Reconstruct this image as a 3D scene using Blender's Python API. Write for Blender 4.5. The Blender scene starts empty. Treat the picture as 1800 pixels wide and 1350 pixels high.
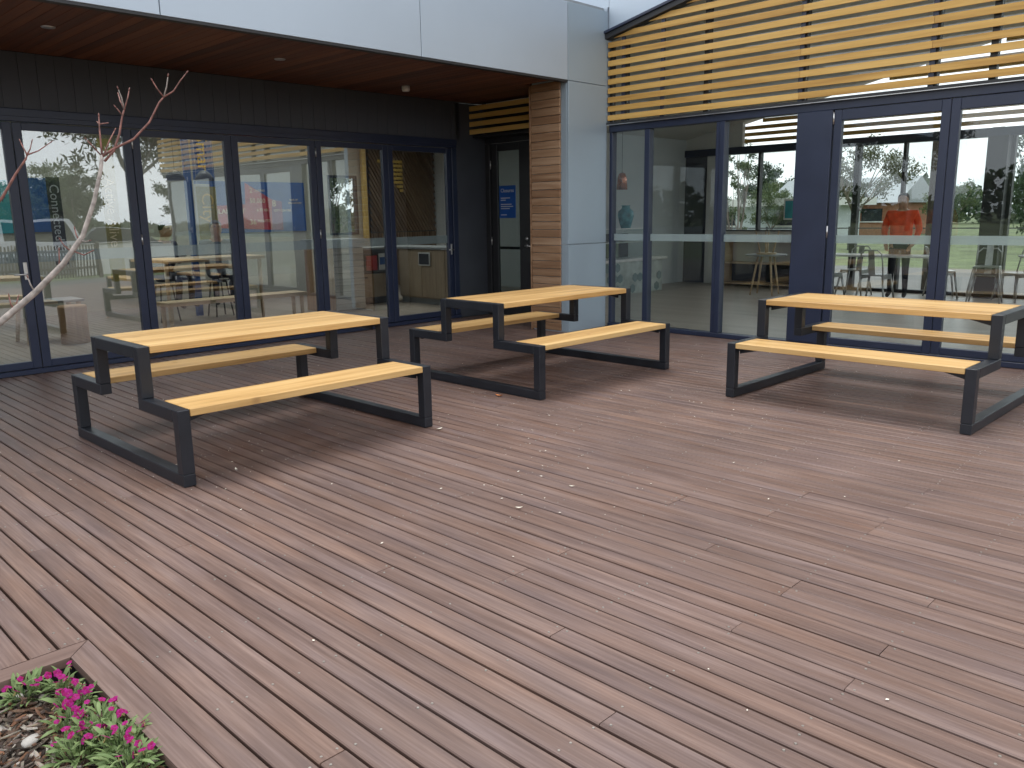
import bpy, bmesh, math, random
import numpy as np
from mathutils import Vector, Matrix, Euler
RND = random.Random(7)
S = bpy.context.scene
COL = S.collection
R = math.radians

# ------------------------------------------------------------------ camera
CAM_H = 1.476
YAW, PITCH, ROLL = R(44.554), R(11.638), R(-0.922)
def cam_axes():
    cy, sy, cp, sp = math.cos(YAW), math.sin(YAW), math.cos(PITCH), math.sin(PITCH)
    f = Vector((cy*cp, sy*cp, -sp)); r = Vector((sy, -cy, 0)); u = r.cross(f)
    cr, sr = math.cos(ROLL), math.sin(ROLL)
    return cr*r+sr*u, -sr*r+cr*u, f
_r, _u, _f = cam_axes()
cd = bpy.data.cameras.new('camera'); cam = bpy.data.objects.new('camera', cd); COL.objects.link(cam)
M = Matrix((( _r.x, _u.x, -_f.x, 0), (_r.y, _u.y, -_f.y, 0), (_r.z, _u.z, -_f.z, CAM_H), (0, 0, 0, 1)))
cam.matrix_world = M
cd.sensor_width = 36; cd.lens = 1441.9/1800*36; cd.clip_start = 0.05; cd.clip_end = 2000
S.camera = cam

# ------------------------------------------------------------------ world, sun, exposure
SUN_EL, SUN_AZ = R(72), R(70)          # azimuth: angle of the sun's direction in the xy plane
w = bpy.data.worlds.new('World'); S.world = w; w.use_nodes = True
nt = w.node_tree; nt.nodes.clear()
N = nt.nodes.new; LK = nt.links.new
sky = N('ShaderNodeTexSky'); sky.sky_type = 'NISHITA'; sky.sun_disc = False
sky.sun_elevation = SUN_EL; sky.sun_rotation = R(90)-SUN_AZ; sky.dust_density = 3.0; sky.air_density = 1.0
tc = N('ShaderNodeTexCoord'); mp = N('ShaderNodeMapping'); mp.inputs['Scale'].default_value = (1.2, 1.2, 3.2)
nz = N('ShaderNodeTexNoise'); nz.inputs['Scale'].default_value = 2.2; nz.inputs['Detail'].default_value = 6
cr = N('ShaderNodeValToRGB'); cr.color_ramp.elements[0].position = 0.33; cr.color_ramp.elements[0].color = (.72, .72, .72, 1)
cr.color_ramp.elements[1].position = 0.62; cr.color_ramp.elements[1].color = (.98, .98, .98, 1)
cc = N('ShaderNodeValToRGB'); cc.color_ramp.elements[0].position = 0.3; cc.color_ramp.elements[0].color = (.86, .91, .97, 1)
cc.color_ramp.elements[1].position = 0.7; cc.color_ramp.elements[1].color = (1, 1, 1, 1)
cm = N('ShaderNodeVectorMath'); cm.operation = 'SCALE'; cm.inputs['Scale'].default_value = 11.5
mx = N('ShaderNodeMix'); mx.data_type = 'RGBA'
bg = N('ShaderNodeBackground'); bg.inputs['Strength'].default_value = 0.11
out = N('ShaderNodeOutputWorld')
LK(tc.outputs['Generated'], mp.inputs['Vector']); LK(mp.outputs[0], nz.inputs['Vector'])
LK(nz.outputs['Fac'], cr.inputs[0]); LK(nz.outputs['Fac'], cc.inputs[0]); LK(cc.outputs[0], cm.inputs[0])
LK(cr.outputs[0], mx.inputs['Factor']); LK(sky.outputs[0], mx.inputs['A']); LK(cm.outputs[0], mx.inputs['B'])
LK(mx.outputs['Result'], bg.inputs['Color']); LK(bg.outputs[0], out.inputs['Surface'])
sd = bpy.data.lights.new('sun', 'SUN'); sd.energy = 1.1; sd.angle = R(30); sd.color = (1, .96, .9)
sun = bpy.data.objects.new('sun', sd); COL.objects.link(sun)
sdir = Vector((math.cos(SUN_AZ)*math.cos(SUN_EL), math.sin(SUN_AZ)*math.cos(SUN_EL), math.sin(SUN_EL)))
sun.rotation_euler = sdir.to_track_quat('Z', 'Y').to_euler(); sun.location = sdir*60
S.view_settings.view_transform = 'Standard'; S.view_settings.look = 'None'
S.view_settings.gamma = 1; S.view_settings.use_curve_mapping = False; S.view_settings.exposure = 0.54
S.render.engine = 'CYCLES'; S.cycles.use_denoising = True
S.cycles.max_bounces = 12; S.cycles.transparent_max_bounces = 24; S.cycles.glossy_bounces = 6; S.cycles.diffuse_bounces = 5
S.cycles.caustics_reflective = False; S.cycles.caustics_refractive = False
S.cycles.sample_clamp_indirect = 6

# ------------------------------------------------------------------ material helpers
MATS = {}
def newmat(name):
    m = bpy.data.materials.new(name); m.use_nodes = True; MATS[name] = m
    t = m.node_tree; b = t.nodes['Principled BSDF']
    return m, t, b
def rgba(c): return (c[0], c[1], c[2], 1)
def plain(name, col, rough=.5, metal=0., var=.12, scale=6., bump=0., spec=.5, coat=0.):
    """plain surface with soft mottling of colour and roughness"""
    m, t, b = newmat(name)
    c = t.nodes.new('ShaderNodeTexCoord'); n = t.nodes.new('ShaderNodeTexNoise')
    n.inputs['Scale'].default_value = scale; n.inputs['Detail'].default_value = 5
    r = t.nodes.new('ShaderNodeValToRGB')
    r.color_ramp.elements[0].position = .3; r.color_ramp.elements[1].position = .7
    r.color_ramp.elements[0].color = rgba([x*(1-var) for x in col]); r.color_ramp.elements[1].color = rgba([min(1, x*(1+var)) for x in col])
    t.links.new(c.outputs['Object'], n.inputs['Vector']); t.links.new(n.outputs['Fac'], r.inputs[0]); t.links.new(r.outputs[0], b.inputs['Base Color'])
    mr = t.nodes.new('ShaderNodeMapRange'); mr.inputs['To Min'].default_value = max(.02, rough-.07); mr.inputs['To Max'].default_value = min(1, rough+.07)
    t.links.new(n.outputs['Fac'], mr.inputs['Value']); t.links.new(mr.outputs[0], b.inputs['Roughness'])
    b.inputs['Metallic'].default_value = metal; b.inputs['Specular IOR Level'].default_value = spec
    if coat: b.inputs['Coat Weight'].default_value = coat
    if bump:
        n2 = t.nodes.new('ShaderNodeTexNoise'); n2.inputs['Scale'].default_value = scale*14
        bp = t.nodes.new('ShaderNodeBump'); bp.inputs['Strength'].default_value = bump; bp.inputs['Distance'].default_value = .004
        t.links.new(c.outputs['Object'], n2.inputs['Vector']); t.links.new(n2.outputs['Fac'], bp.inputs['Height']); t.links.new(bp.outputs[0], b.inputs['Normal'])
    return m
def wood(name, dark, mid, light, axis=0, rough=.5, grain=1., stave=0., staveaxis=1, world=False, hue=.0, bump=.25, spec=.4, fine=.35):
    """timber: grain stretched along `axis`, per-object tone, optional glued staves"""
    m, t, b = newmat(name); nn = t.nodes.new; L = t.links.new
    tcn = nn('ShaderNodeTexCoord'); geo = nn('ShaderNodeNewGeometry'); oi = nn('ShaderNodeObjectInfo')
    src = geo.outputs['Position'] if world else tcn.outputs['Object']
    off = nn('ShaderNodeVectorMath'); off.operation = 'SCALE'; off.inputs[0].default_value = (37., 17., 53.); L(oi.outputs['Random'], off.inputs['Scale'])
    ad = nn('ShaderNodeVectorMath'); ad.operation = 'ADD'; L(src, ad.inputs[0]); L(off.outputs[0], ad.inputs[1])
    mp1 = nn('ShaderNodeMapping'); s = [22*grain]*3; s[axis] = 1.1*grain; mp1.inputs['Scale'].default_value = s
    mp2 = nn('ShaderNodeMapping'); s = [150*grain]*3; s[axis] = 5*grain; mp2.inputs['Scale'].default_value = s
    L(ad.outputs[0], mp1.inputs[0]); L(ad.outputs[0], mp2.inputs[0])
    n1 = nn('ShaderNodeTexNoise'); n1.inputs['Scale'].default_value = 1; n1.inputs['Detail'].default_value = 6; n1.inputs['Distortion'].default_value = .6
    n2 = nn('ShaderNodeTexNoise'); n2.inputs['Scale'].default_value = 1; n2.inputs['Detail'].default_value = 3
    L(mp1.outputs[0], n1.inputs['Vector']); L(mp2.outputs[0], n2.inputs['Vector'])
    ma = nn('ShaderNodeMath'); ma.operation = 'MULTIPLY_ADD'; ma.inputs[1].default_value = fine; L(n2.outputs['Fac'], ma.inputs[0]); L(n1.outputs['Fac'], ma.inputs[2])
    fac = ma.outputs[0]
    if stave:
        sp = nn('ShaderNodeSeparateXYZ'); L(src, sp.inputs[0])
        dv = nn('ShaderNodeMath'); dv.operation = 'DIVIDE'; dv.inputs[1].default_value = stave; L(sp.outputs[staveaxis], dv.inputs[0])
        fl = nn('ShaderNodeMath'); fl.operation = 'FLOOR'; L(dv.outputs[0], fl.inputs[0])
        wn = nn('ShaderNodeTexWhiteNoise'); wn.noise_dimensions = '2D'
        cx = nn('ShaderNodeCombineXYZ'); L(fl.outputs[0], cx.inputs[0]); L(oi.outputs['Random'], cx.inputs[1]); L(cx.outputs[0], wn.inputs['Vector'])
        m2 = nn('ShaderNodeMath'); m2.operation = 'MULTIPLY_ADD'; m2.inputs[1].default_value = .22; L(wn.outputs['Value'], m2.inputs[0]); L(fac, m2.inputs[2]); fac = m2.outputs[0]
        sb = nn('ShaderNodeMath'); sb.operation = 'SUBTRACT'; sb.inputs[1].default_value = .11; L(fac, sb.inputs[0]); fac = sb.outputs[0]
    m3 = nn('ShaderNodeMath'); m3.operation = 'MULTIPLY_ADD'; m3.inputs[1].default_value = hue; L(oi.outputs['Random'], m3.inputs[0]); L(fac, m3.inputs[2])
    m4 = nn('ShaderNodeMath'); m4.operation = 'SUBTRACT'; m4.inputs[1].default_value = fine/2+hue/2; L(m3.outputs[0], m4.inputs[0])
    r = nn('ShaderNodeValToRGB'); e = r.color_ramp.elements; e[0].position = .22; e[0].color = rgba(dark); e[1].position = .78; e[1].color = rgba(light)
    k = e.new(.5); k.color = rgba(mid)
    L(m4.outputs[0], r.inputs[0]); L(r.outputs[0], b.inputs['Base Color'])
    mr = nn('ShaderNodeMapRange'); mr.inputs['To Min'].default_value = rough-.1; mr.inputs['To Max'].default_value = rough+.12; L(n1.outputs['Fac'], mr.inputs['Value']); L(mr.outputs[0], b.inputs['Roughness'])
    bp = nn('ShaderNodeBump'); bp.inputs['Strength'].default_value = bump; bp.inputs['Distance'].default_value = .002
    L(n2.outputs['Fac'], bp.inputs['Height']); L(bp.outputs[0], b.inputs['Normal'])
    b.inputs['Specular IOR Level'].default_value = spec
    return m
def glassmat(name, f0, tint):
    m = bpy.data.materials.new(name); m.use_nodes = True; t = m.node_tree; t.nodes.clear(); nn = t.nodes.new; L = t.links.new
    o = nn('ShaderNodeOutputMaterial'); mixs = nn('ShaderNodeMixShader'); tr = nn('ShaderNodeBsdfTransparent'); gl = nn('ShaderNodeBsdfGlossy')
    tr.inputs[0].default_value = rgba(tint); gl.inputs['Roughness'].default_value = 0.0; gl.inputs['Color'].default_value = (.93, .97, 1, 1)
    lw = nn('ShaderNodeLayerWeight'); lw.inputs['Blend'].default_value = .5
    pw = nn('ShaderNodeMath'); pw.operation = 'POWER'; pw.inputs[1].default_value = 4.; L(lw.outputs['Facing'], pw.inputs[0])
    ma = nn('ShaderNodeMath'); ma.operation = 'MULTIPLY_ADD'; ma.inputs[1].default_value = 1-f0; ma.inputs[2].default_value = f0; L(pw.outputs[0], ma.inputs[0])
    # very slight waviness of toughened glass
    tcn = nn('ShaderNodeTexCoord'); nz = nn('ShaderNodeTexNoise'); nz.inputs['Scale'].default_value = 1.6; nz.inputs['Detail'].default_value = 1
    bp = nn('ShaderNodeBump'); bp.inputs['Strength'].default_value = .05; bp.inputs['Distance'].default_value = .02
    L(tcn.outputs['Object'], nz.inputs['Vector']); L(nz.outputs['Fac'], bp.inputs['Height']); L(bp.outputs[0], gl.inputs['Normal'])
    L(ma.outputs[0], mixs.inputs[0]); L(tr.outputs[0], mixs.inputs[1]); L(gl.outputs[0], mixs.inputs[2]); L(mixs.outputs[0], o.inputs[0])
    MATS[name] = m; return m
def film(name, col, alpha):
    m = bpy.data.materials.new(name); m.use_nodes = True; t = m.node_tree; t.nodes.clear(); nn = t.nodes.new; L = t.links.new
    o = nn('ShaderNodeOutputMaterial'); a = nn('ShaderNodeMixShader'); tr = nn('ShaderNodeBsdfTransparent'); d = nn('ShaderNodeBsdfDiffuse'); d.inputs[0].default_value = rgba(col)
    nz = nn('ShaderNodeTexNoise'); nz.inputs['Scale'].default_value = 30; mr = nn('ShaderNodeMapRange'); mr.inputs['To Min'].default_value = alpha-.05; mr.inputs['To Max'].default_value = alpha+.05
    L(nz.outputs['Fac'], mr.inputs['Value']); L(mr.outputs[0], a.inputs[0]); L(tr.outputs[0], a.inputs[1]); L(d.outputs[0], a.inputs[2]); L(a.outputs[0], o.inputs[0]); MATS[name] = m; return m
def leafmat(name, a, b_, trans=.25, rough=.5):
    m, t, b = newmat(name); nn = t.nodes.new; L = t.links.new
    geo = nn('ShaderNodeNewGeometry'); oi = nn('ShaderNodeObjectInfo'); ad = nn('ShaderNodeMath'); ad.operation = 'MULTIPLY_ADD'; ad.inputs[1].default_value = .4
    L(oi.outputs['Random'], ad.inputs[0]); L(geo.outputs['Random Per Island'], ad.inputs[2])
    r = nn('ShaderNodeValToRGB'); r.color_ramp.elements[0].color = rgba(a); r.color_ramp.elements[1].color = rgba(b_); r.color_ramp.elements[1].position = 1.2 if False else 1
    L(ad.outputs[0], r.inputs[0]); L(r.outputs[0], b.inputs['Base Color']); b.inputs['Roughness'].default_value = rough
    b.inputs['Specular IOR Level'].default_value = .3
    o = [n for n in t.nodes if n.type == 'OUTPUT_MATERIAL'][0]
    tl = nn('ShaderNodeBsdfTranslucent'); L(r.outputs[0], tl.inputs[0]); mixs = nn('ShaderNodeMixShader'); mixs.inputs[0].default_value = trans
    L(b.outputs[0], mixs.inputs[1]); L(tl.outputs[0], mixs.inputs[2]); L(mixs.outputs[0], o.inputs[0])
    return m

# ------------------------------------------------------------------ object helpers
def tag(o, label=None, cat=None, group=None, kind=None):
    if label: o['label'] = label
    if cat: o['category'] = cat
    if group: o['group'] = group
    if kind: o['kind'] = kind
    return o
def empty(name, loc, label=None, cat=None, group=None, rz=0):
    o = bpy.data.objects.new(name, None); o.empty_display_size = .1; COL.objects.link(o); o.location = loc; o.rotation_euler = (0, 0, rz)
    return tag(o, label, cat, group)
def gloc(p):
    v = Vector((0, 0, 0))
    while p is not None: v = v + p.location; p = p.parent
    return v
def link(name, me, parent=None, loc=(0, 0, 0), rot=(0, 0, 0), scale=(1, 1, 1), world=False):
    o = bpy.data.objects.new(name, me); COL.objects.link(o); o.parent = parent
    o.location = Vector(loc)-(gloc(parent) if world and parent else Vector((0, 0, 0))); o.rotation_euler = rot; o.scale = scale
    return o
def copy_tree(o, parent=None):
    c = o.copy(); COL.objects.link(c); c.parent = parent
    for ch in list(o.children): copy_tree(ch, c)
    return c
class MB:
    def __init__(s): s.v = []; s.f = []; s.smooth = []
    def add(s, v, f, smooth=False):
        k = len(s.v); s.v += [tuple(p) for p in v]; s.f += [tuple(i+k for i in q) for q in f]; s.smooth += [smooth]*len(f); return s
    def box(s, x0, x1, y0, y1, z0, z1, ch=0.):
        if x0 > x1: x0, x1 = x1, x0
        if y0 > y1: y0, y1 = y1, y0
        if z0 > z1: z0, z1 = z1, z0
        if ch <= 0:
            v = [(x, y, z) for x in (x0, x1) for y in (y0, y1) for z in (z0, z1)]
            return s.add(v, [(0, 1, 3, 2), (4, 6, 7, 5), (0, 4, 5, 1), (2, 3, 7, 6), (0, 2, 6, 4), (1, 5, 7, 3)])
        bm = bmesh.new(); bmesh.ops.create_cube(bm, size=1)
        for q in bm.verts: q.co = ((x0+x1)/2+q.co.x*(x1-x0), (y0+y1)/2+q.co.y*(y1-y0), (z0+z1)/2+q.co.z*(z1-z0))
        bmesh.ops.bevel(bm, geom=list(bm.edges), offset=min(ch, .45*min(x1-x0, y1-y0, z1-z0)), segments=1, affect='EDGES')
        bm.verts.index_update(); s.add([q.co[:] for q in bm.verts], [[q.index for q in f.verts] for f in bm.faces]); bm.free(); return s
    def prism(s, poly, d0, d1, axis=1):
        """polygon (a,b) extruded along axis from d0 to d1; the other two axes in order"""
        n = len(poly)
        def P(a, b, d): return {0: (d, a, b), 1: (a, d, b), 2: (a, b, d)}[axis]
        v = [P(a, b, d0) for a, b in poly]+[P(a, b, d1) for a, b in poly]
        f = [tuple(range(n-1, -1, -1)), tuple(range(n, 2*n))]+[(i, (i+1) % n, n+(i+1) % n, n+i) for i in range(n)]
        return s.add(v, f)
    def tube(s, path, rad, seg=8, cap=True):
        path = [Vector(p) for p in path]; n = len(path)
        if not hasattr(rad, '__len__'): rad = [rad]*n
        v = []; up = Vector((0.13, .31, .94)).normalized(); prev = None
        for i, p in enumerate(path):
            d = (path[min(i+1, n-1)]-path[max(i-1, 0)]).normalized()
            a = d.cross(up if prev is None else prev)
            if a.length < 1e-4: a = d.cross(Vector((1, 0, 0)))
            if prev is None: a.normalize(); prev = a.cross(d).normalized(); 
            b = (prev-d*prev.dot(d)).normalized(); a = d.cross(b).normalized(); prev = b
            for k in range(seg):
                t = 2*math.pi*k/seg; v.append(p+(a*math.cos(t)+b*math.sin(t))*rad[i])
        f = [(i*seg+k, i*seg+(k+1) % seg, (i+1)*seg+(k+1) % seg, (i+1)*seg+k) for i in range(n-1) for k in range(seg)]
        if cap: f += [tuple(range(seg-1, -1, -1)), tuple(range((n-1)*seg, n*seg))]
        return s.add(v, f, True)
    def lathe(s, prof, c=(0, 0, 0), seg=20):
        v = [(c[0]+r*math.cos(2*math.pi*k/seg), c[1]+r*math.sin(2*math.pi*k/seg), c[2]+z) for r, z in prof for k in range(seg)]
        n = len(prof); f = [(i*seg+k, i*seg+(k+1) % seg, (i+1)*seg+(k+1) % seg, (i+1)*seg+k) for i in range(n-1) for k in range(seg)]
        f += [tuple(range(seg-1, -1, -1)), tuple(range((n-1)*seg, n*seg))]
        return s.add(v, f, True)
    def mesh(s, name, mat):
        me = bpy.data.meshes.new(name); me.from_pydata(s.v, [], s.f); me.materials.append(MATS[mat] if isinstance(mat, str) else mat)
        if any(s.smooth): me.polygons.foreach_set('use_smooth', s.smooth)
        me.update(); return me
    def build(s, name, mat, parent=None, local=False):
        o = bpy.data.objects.new(name, s.mesh(name, mat)); COL.objects.link(o); o.parent = parent
        if parent is not None and not local: o.location = -gloc(parent)
        return o
def box(name, mat, parent, x0, x1, y0, y1, z0, z1, ch=0., local=False):
    """a box part whose origin is its own centre"""
    c = ((x0+x1)/2, (y0+y1)/2, (z0+z1)/2); a, b, d = abs(x1-x0)/2, abs(y1-y0)/2, abs(z1-z0)/2
    me = MB().box(-a, a, -b, b, -d, d, ch).mesh(name, mat)
    return link(name, me, parent, c, world=not local)
def struct(o): o['kind'] = 'structure'; return o
def text(name, s, mat, parent, loc, rot, size, align='CENTER', ext=.001):
    cu = bpy.data.curves.new(name, 'FONT'); cu.body = s; cu.size = size; cu.extrude = ext; cu.align_x = align; cu.align_y = 'CENTER'; cu.resolution_u = 3
    tmp = bpy.data.objects.new('tmp', cu); COL.objects.link(tmp); dg = bpy.context.evaluated_depsgraph_get(); dg.update()
    me = bpy.data.meshes.new_from_object(tmp.evaluated_get(dg)); bpy.data.objects.remove(tmp); me.materials.clear(); me.materials.append(MATS[mat])
    return link(name, me, parent, loc, rot, world=True)

# ------------------------------------------------------------------ materials
wood('deck_timber', (.115, .07, .057), (.165, .106, .088), (.23, .157, .133), axis=1, rough=.48, grain=.8, world=True, hue=.13, fine=.8, bump=.35, spec=.45)
wood('table_timber', (.4, .225, .075), (.62, .385, .15), (.74, .5, .22), axis=0, rough=.45, grain=.55, stave=.094, staveaxis=1, hue=.08, bump=.2, fine=.55)
wood('slat_timber', (.44, .24, .06), (.6, .36, .1), (.7, .45, .145), axis=1, rough=.5, grain=.7, world=True, hue=.3, bump=.1)
wood('pillar_timber', (.2, .105, .055), (.32, .19, .11), (.43, .285, .185), axis=1, rough=.6, grain=.9, world=True, hue=.25)
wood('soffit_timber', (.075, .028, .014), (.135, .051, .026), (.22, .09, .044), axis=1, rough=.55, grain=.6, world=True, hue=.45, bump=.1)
wood('chevron_timber', (.16, .09, .05), (.24, .145, .085), (.31, .2, .12), axis=2, rough=.6, hue=.4)
wood('pale_timber', (.42, .3, .18), (.55, .4, .25), (.65, .5, .33), axis=0, rough=.5, hue=.2)
wood('cabinet_timber', (.3, .22, .14), (.4, .3, .2), (.48, .37, .26), axis=2, rough=.5, hue=.2)
wood('shiplap_timber', (.5, .47, .42), (.62, .59, .54), (.7, .67, .62), axis=0, rough=.6, hue=.3)
wood('stump_timber', (.3, .17, .09), (.42, .26, .15), (.5, .34, .2), axis=2, rough=.7)
wood('bark', (.13, .1, .08), (.24, .2, .165), (.38, .34, .29), axis=2, rough=.85, grain=.25, bump=.6)
wood('room_floor', (.2, .165, .13), (.27, .225, .185), (.34, .29, .245), axis=1, rough=.4, grain=.5, stave=.18, staveaxis=0, world=True)
wood('hall_boards', (.36, .31, .26), (.44, .39, .33), (.52, .47, .41), axis=1, rough=.35, grain=.5, stave=.18, staveaxis=0, world=True)
plain('frame_paint', (.022, .031, .064), .38, 0, .1, 3, .05)
plain('table_steel', (.015, .018, .025), .38, 0, .18, 5, .08)
plain('wall_cladding', (.06, .066, .08), .6, 0, .12, 2, .05)
plain('dark_trim', (.02, .021, .024), .5, 0, .1, 4)
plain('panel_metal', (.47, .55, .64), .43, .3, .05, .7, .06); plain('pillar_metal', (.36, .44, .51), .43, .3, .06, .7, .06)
plain('panel_joint', (.55, .58, .62), .5, .3)
plain('steel', (.62, .62, .62), .3, .9)
plain('white_plastic', (.75, .75, .74), .45)
plain('white_paint', (.72, .71, .68), .6, 0, .04, 1)
plain('cream_paint', (.5, .47, .38), .7, 0, .06, 1)
plain('grey_paint', (.55, .6, .62), .7, 0, .06, 1)
plain('charcoal_paint', (.05, .055, .065), .6)
plain('soil', (.05, .036, .027), .95, 0, .4, 20, .8)
plain('under_deck', (.012, .01, .009), .95)
plain('black_plastic', (.012, .012, .013), .4)
plain('red_print', (.52, .045, .05), .5); plain('navy_print', (.02, .1, .33), .5); plain('teal_print', (.03, .36, .42), .5)
plain('purple_print', (.23, .05, .16), .5)
plain('blue_sign', (.015, .09, .36), .4); plain('cream_ink', (.9, .72, .42), .5); plain('white_ink', (.6, .62, .64), .5); plain('ink', (.03, .06, .2), .5)
plain('olive_print', (.36, .3, .09), .6); plain('yellow_ink', (.78, .5, .06), .5); plain('dark_print', (.05, .045, .06), .5)
plain('yellow_paint', (.72, .46, .1), .5); plain('green_print', (.03, .25, .1), .5)
plain('copper', (.7, .32, .22), .28, .9); plain('ceramic', (.12, .36, .44), .25, 0, .5, 9); plain('grey_top', (.3, .31, .31), .4)
plain('hex_tile', (.45, .5, .48), .35, 0, .3, 5)
plain('skin', (.5, .3, .2), .5); plain('orange_cloth', (.85, .09, .025), .8, 0, .15, 12); plain('dark_cloth', (.02, .022, .032), .85); plain('hair', (.03, .02, .014), .6)
plain('navy_cloth', (.03, .04, .075), .85); plain('grey_cloth', (.16, .18, .2), .85)
plain('concrete', (.36, .35, .33), .8, 0, .12, 1.5, .2); plain('dark_paving', (.15, .145, .14), .8, 0, .12, 1.5, .2)
plain('asphalt', (.055, .055, .058), .85, 0, .2, 3, .4); plain('grass_blend', (.115, .14, .06), .9, 0, .45, 1.2, .6)
plain('brick_wall', (.3, .13, .07), .8, 0, .2, 6); plain('roof_metal', (.3, .32, .34), .5, .3); plain('fence_timber', (.1, .085, .07), .8, 0, .3, 3)
plain('car_paint', (.02, .028, .05), .25, .3, .05, 2, 0, .5, .6); plain('car_white', (.6, .61, .62), .3, 0, .05, 2, 0, .5, .6); plain('rubber', (.015, .015, .015), .8); plain('car_glass', (.02, .025, .03), .08)
plain('ceiling_paint', (.6, .6, .57), .7, 0, .04)
plain('petal_white', (.85, .79, .68), .7, 0, .2, 60); plain('dry_leaf', (.78, .27, .08), .7, 0, .3, 40); plain('screw', (.33, .3, .27), .4, .6)
plain('chip_a', (.27, .2, .15), .85, 0, .35, 30, .5); plain('chip_b', (.17, .085, .05), .85, 0, .35, 30, .5); plain('chip_c', (.5, .44, .36), .85, 0, .25, 30, .5); plain('chip_d', (.1, .075, .06), .9, 0, .3, 30, .5); plain('stone', (.42, .4, .37), .7, 0, .12, 20, .3)
plain('twig_grey', (.44, .385, .35), .7, 0, .38, 55, .8); plain('twig_red', (.25, .11, .09), .6, 0, .5, 70, .5); plain('bud', (.2, .085, .07), .6)
leafmat('leaf_dianthus', (.045, .11, .03), (.25, .34, .14), .25); leafmat('petal_magenta', (.27, .003, .055), (.38, .012, .21), .25, .7); plain('flower_eye', (.4, .06, .16), .6); plain('calyx', (.3, .24, .09), .7)
leafmat('leaf_gum', (.045, .055, .025), (.12, .13, .065), .25); leafmat('leaf_dark', (.015, .035, .016), (.05, .085, .035), .15); leafmat('leaf_green', (.05, .08, .03), (.14, .18, .075), .3)
glassmat('glass', .21, (.92, .955, .95)); glassmat('glass_hall', .05, (.93, .96, .955)); glassmat('glass_clear', .04, (.95, .97, .96)); glassmat('glass_door', .03, (.55, .6, .6)); film('frost', (.62, .68, .7), .55)

def patina(name):
    """weathering on top of a timber: broad mauve-grey and tan patches running with the board"""
    m = MATS[name]; t = m.node_tree; b = t.nodes['Principled BSDF']; nn = t.nodes.new; L = t.links.new
    src = b.inputs['Base Color'].links[0].from_socket; geo = nn('ShaderNodeNewGeometry'); oi = nn('ShaderNodeObjectInfo')
    off = nn('ShaderNodeVectorMath'); off.operation = 'SCALE'; off.inputs[0].default_value = (91., 33., 12.); L(oi.outputs['Random'], off.inputs['Scale'])
    ad = nn('ShaderNodeVectorMath'); L(geo.outputs['Position'], ad.inputs[0]); L(off.outputs[0], ad.inputs[1])
    mp = nn('ShaderNodeMapping'); mp.inputs['Scale'].default_value = (9, 1.3, 1); L(ad.outputs[0], mp.inputs[0])
    n1 = nn('ShaderNodeTexNoise'); n1.inputs['Scale'].default_value = 1; n1.inputs['Detail'].default_value = 4; L(mp.outputs[0], n1.inputs['Vector'])
    r = nn('ShaderNodeValToRGB'); e = r.color_ramp.elements; e[0].position = .32; e[0].color = (.9, .94, 1.03, 1); e[1].position = .74; e[1].color = (1.07, .97, .86, 1); k = e.new(.5); k.color = (1, 1, 1, 1)
    L(n1.outputs['Fac'], r.inputs[0]); mu = nn('ShaderNodeMix'); mu.data_type = 'RGBA'; mu.blend_type = 'MULTIPLY'; mu.inputs['Factor'].default_value = 1; L(src, mu.inputs['A']); L(r.outputs[0], mu.inputs['B'])
    n2 = nn('ShaderNodeTexNoise'); n2.inputs['Scale'].default_value = .9; n2.inputs['Detail'].default_value = 3; L(geo.outputs['Position'], n2.inputs['Vector'])
    mr = nn('ShaderNodeMapRange'); mr.inputs['From Min'].default_value = .3; mr.inputs['From Max'].default_value = .7; mr.inputs['To Min'].default_value = .86; mr.inputs['To Max'].default_value = 1.1; L(n2.outputs['Fac'], mr.inputs['Value'])
    m2 = nn('ShaderNodeVectorMath'); m2.operation = 'SCALE'; L(mu.outputs['Result'], m2.inputs[0]); L(mr.outputs[0], m2.inputs['Scale']); L(m2.outputs[0], b.inputs['Base Color'])
patina('deck_timber')
def knots(name):
    """scattered dark knots and short grain cracks along a sawn table board"""
    m = MATS[name]; t = m.node_tree; b = t.nodes['Principled BSDF']; nn = t.nodes.new; L = t.links.new
    src = b.inputs['Base Color'].links[0].from_socket; tcn = nn('ShaderNodeTexCoord'); oi = nn('ShaderNodeObjectInfo')
    off = nn('ShaderNodeVectorMath'); off.operation = 'SCALE'; off.inputs[0].default_value = (19., 7., 3.); L(oi.outputs['Random'], off.inputs['Scale'])
    ad = nn('ShaderNodeVectorMath'); L(tcn.outputs['Object'], ad.inputs[0]); L(off.outputs[0], ad.inputs[1])
    fac = []
    for sc, r0, r1 in (((1.7, 5.5, 0), .02, .075), ((.9, 30, 0), .01, .06)):
        mp = nn('ShaderNodeMapping'); mp.inputs['Scale'].default_value = sc; L(ad.outputs[0], mp.inputs[0])
        v = nn('ShaderNodeTexVoronoi'); v.inputs['Scale'].default_value = 1; v.inputs['Randomness'].default_value = 1; L(mp.outputs[0], v.inputs['Vector'])
        mr = nn('ShaderNodeMapRange'); mr.inputs['From Min'].default_value = r0; mr.inputs['From Max'].default_value = r1; mr.inputs['To Min'].default_value = .75; mr.inputs['To Max'].default_value = 0; L(v.outputs['Distance'], mr.inputs['Value']); fac.append(mr.outputs[0])
    mxm = nn('ShaderNodeMath'); mxm.operation = 'MAXIMUM'; L(fac[0], mxm.inputs[0]); L(fac[1], mxm.inputs[1])
    mu = nn('ShaderNodeMix'); mu.data_type = 'RGBA'; L(mxm.outputs[0], mu.inputs['Factor']); L(src, mu.inputs['A']); mu.inputs['B'].default_value = (.22, .105, .04, 1); L(mu.outputs['Result'], b.inputs['Base Color'])
knots('table_timber')
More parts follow.
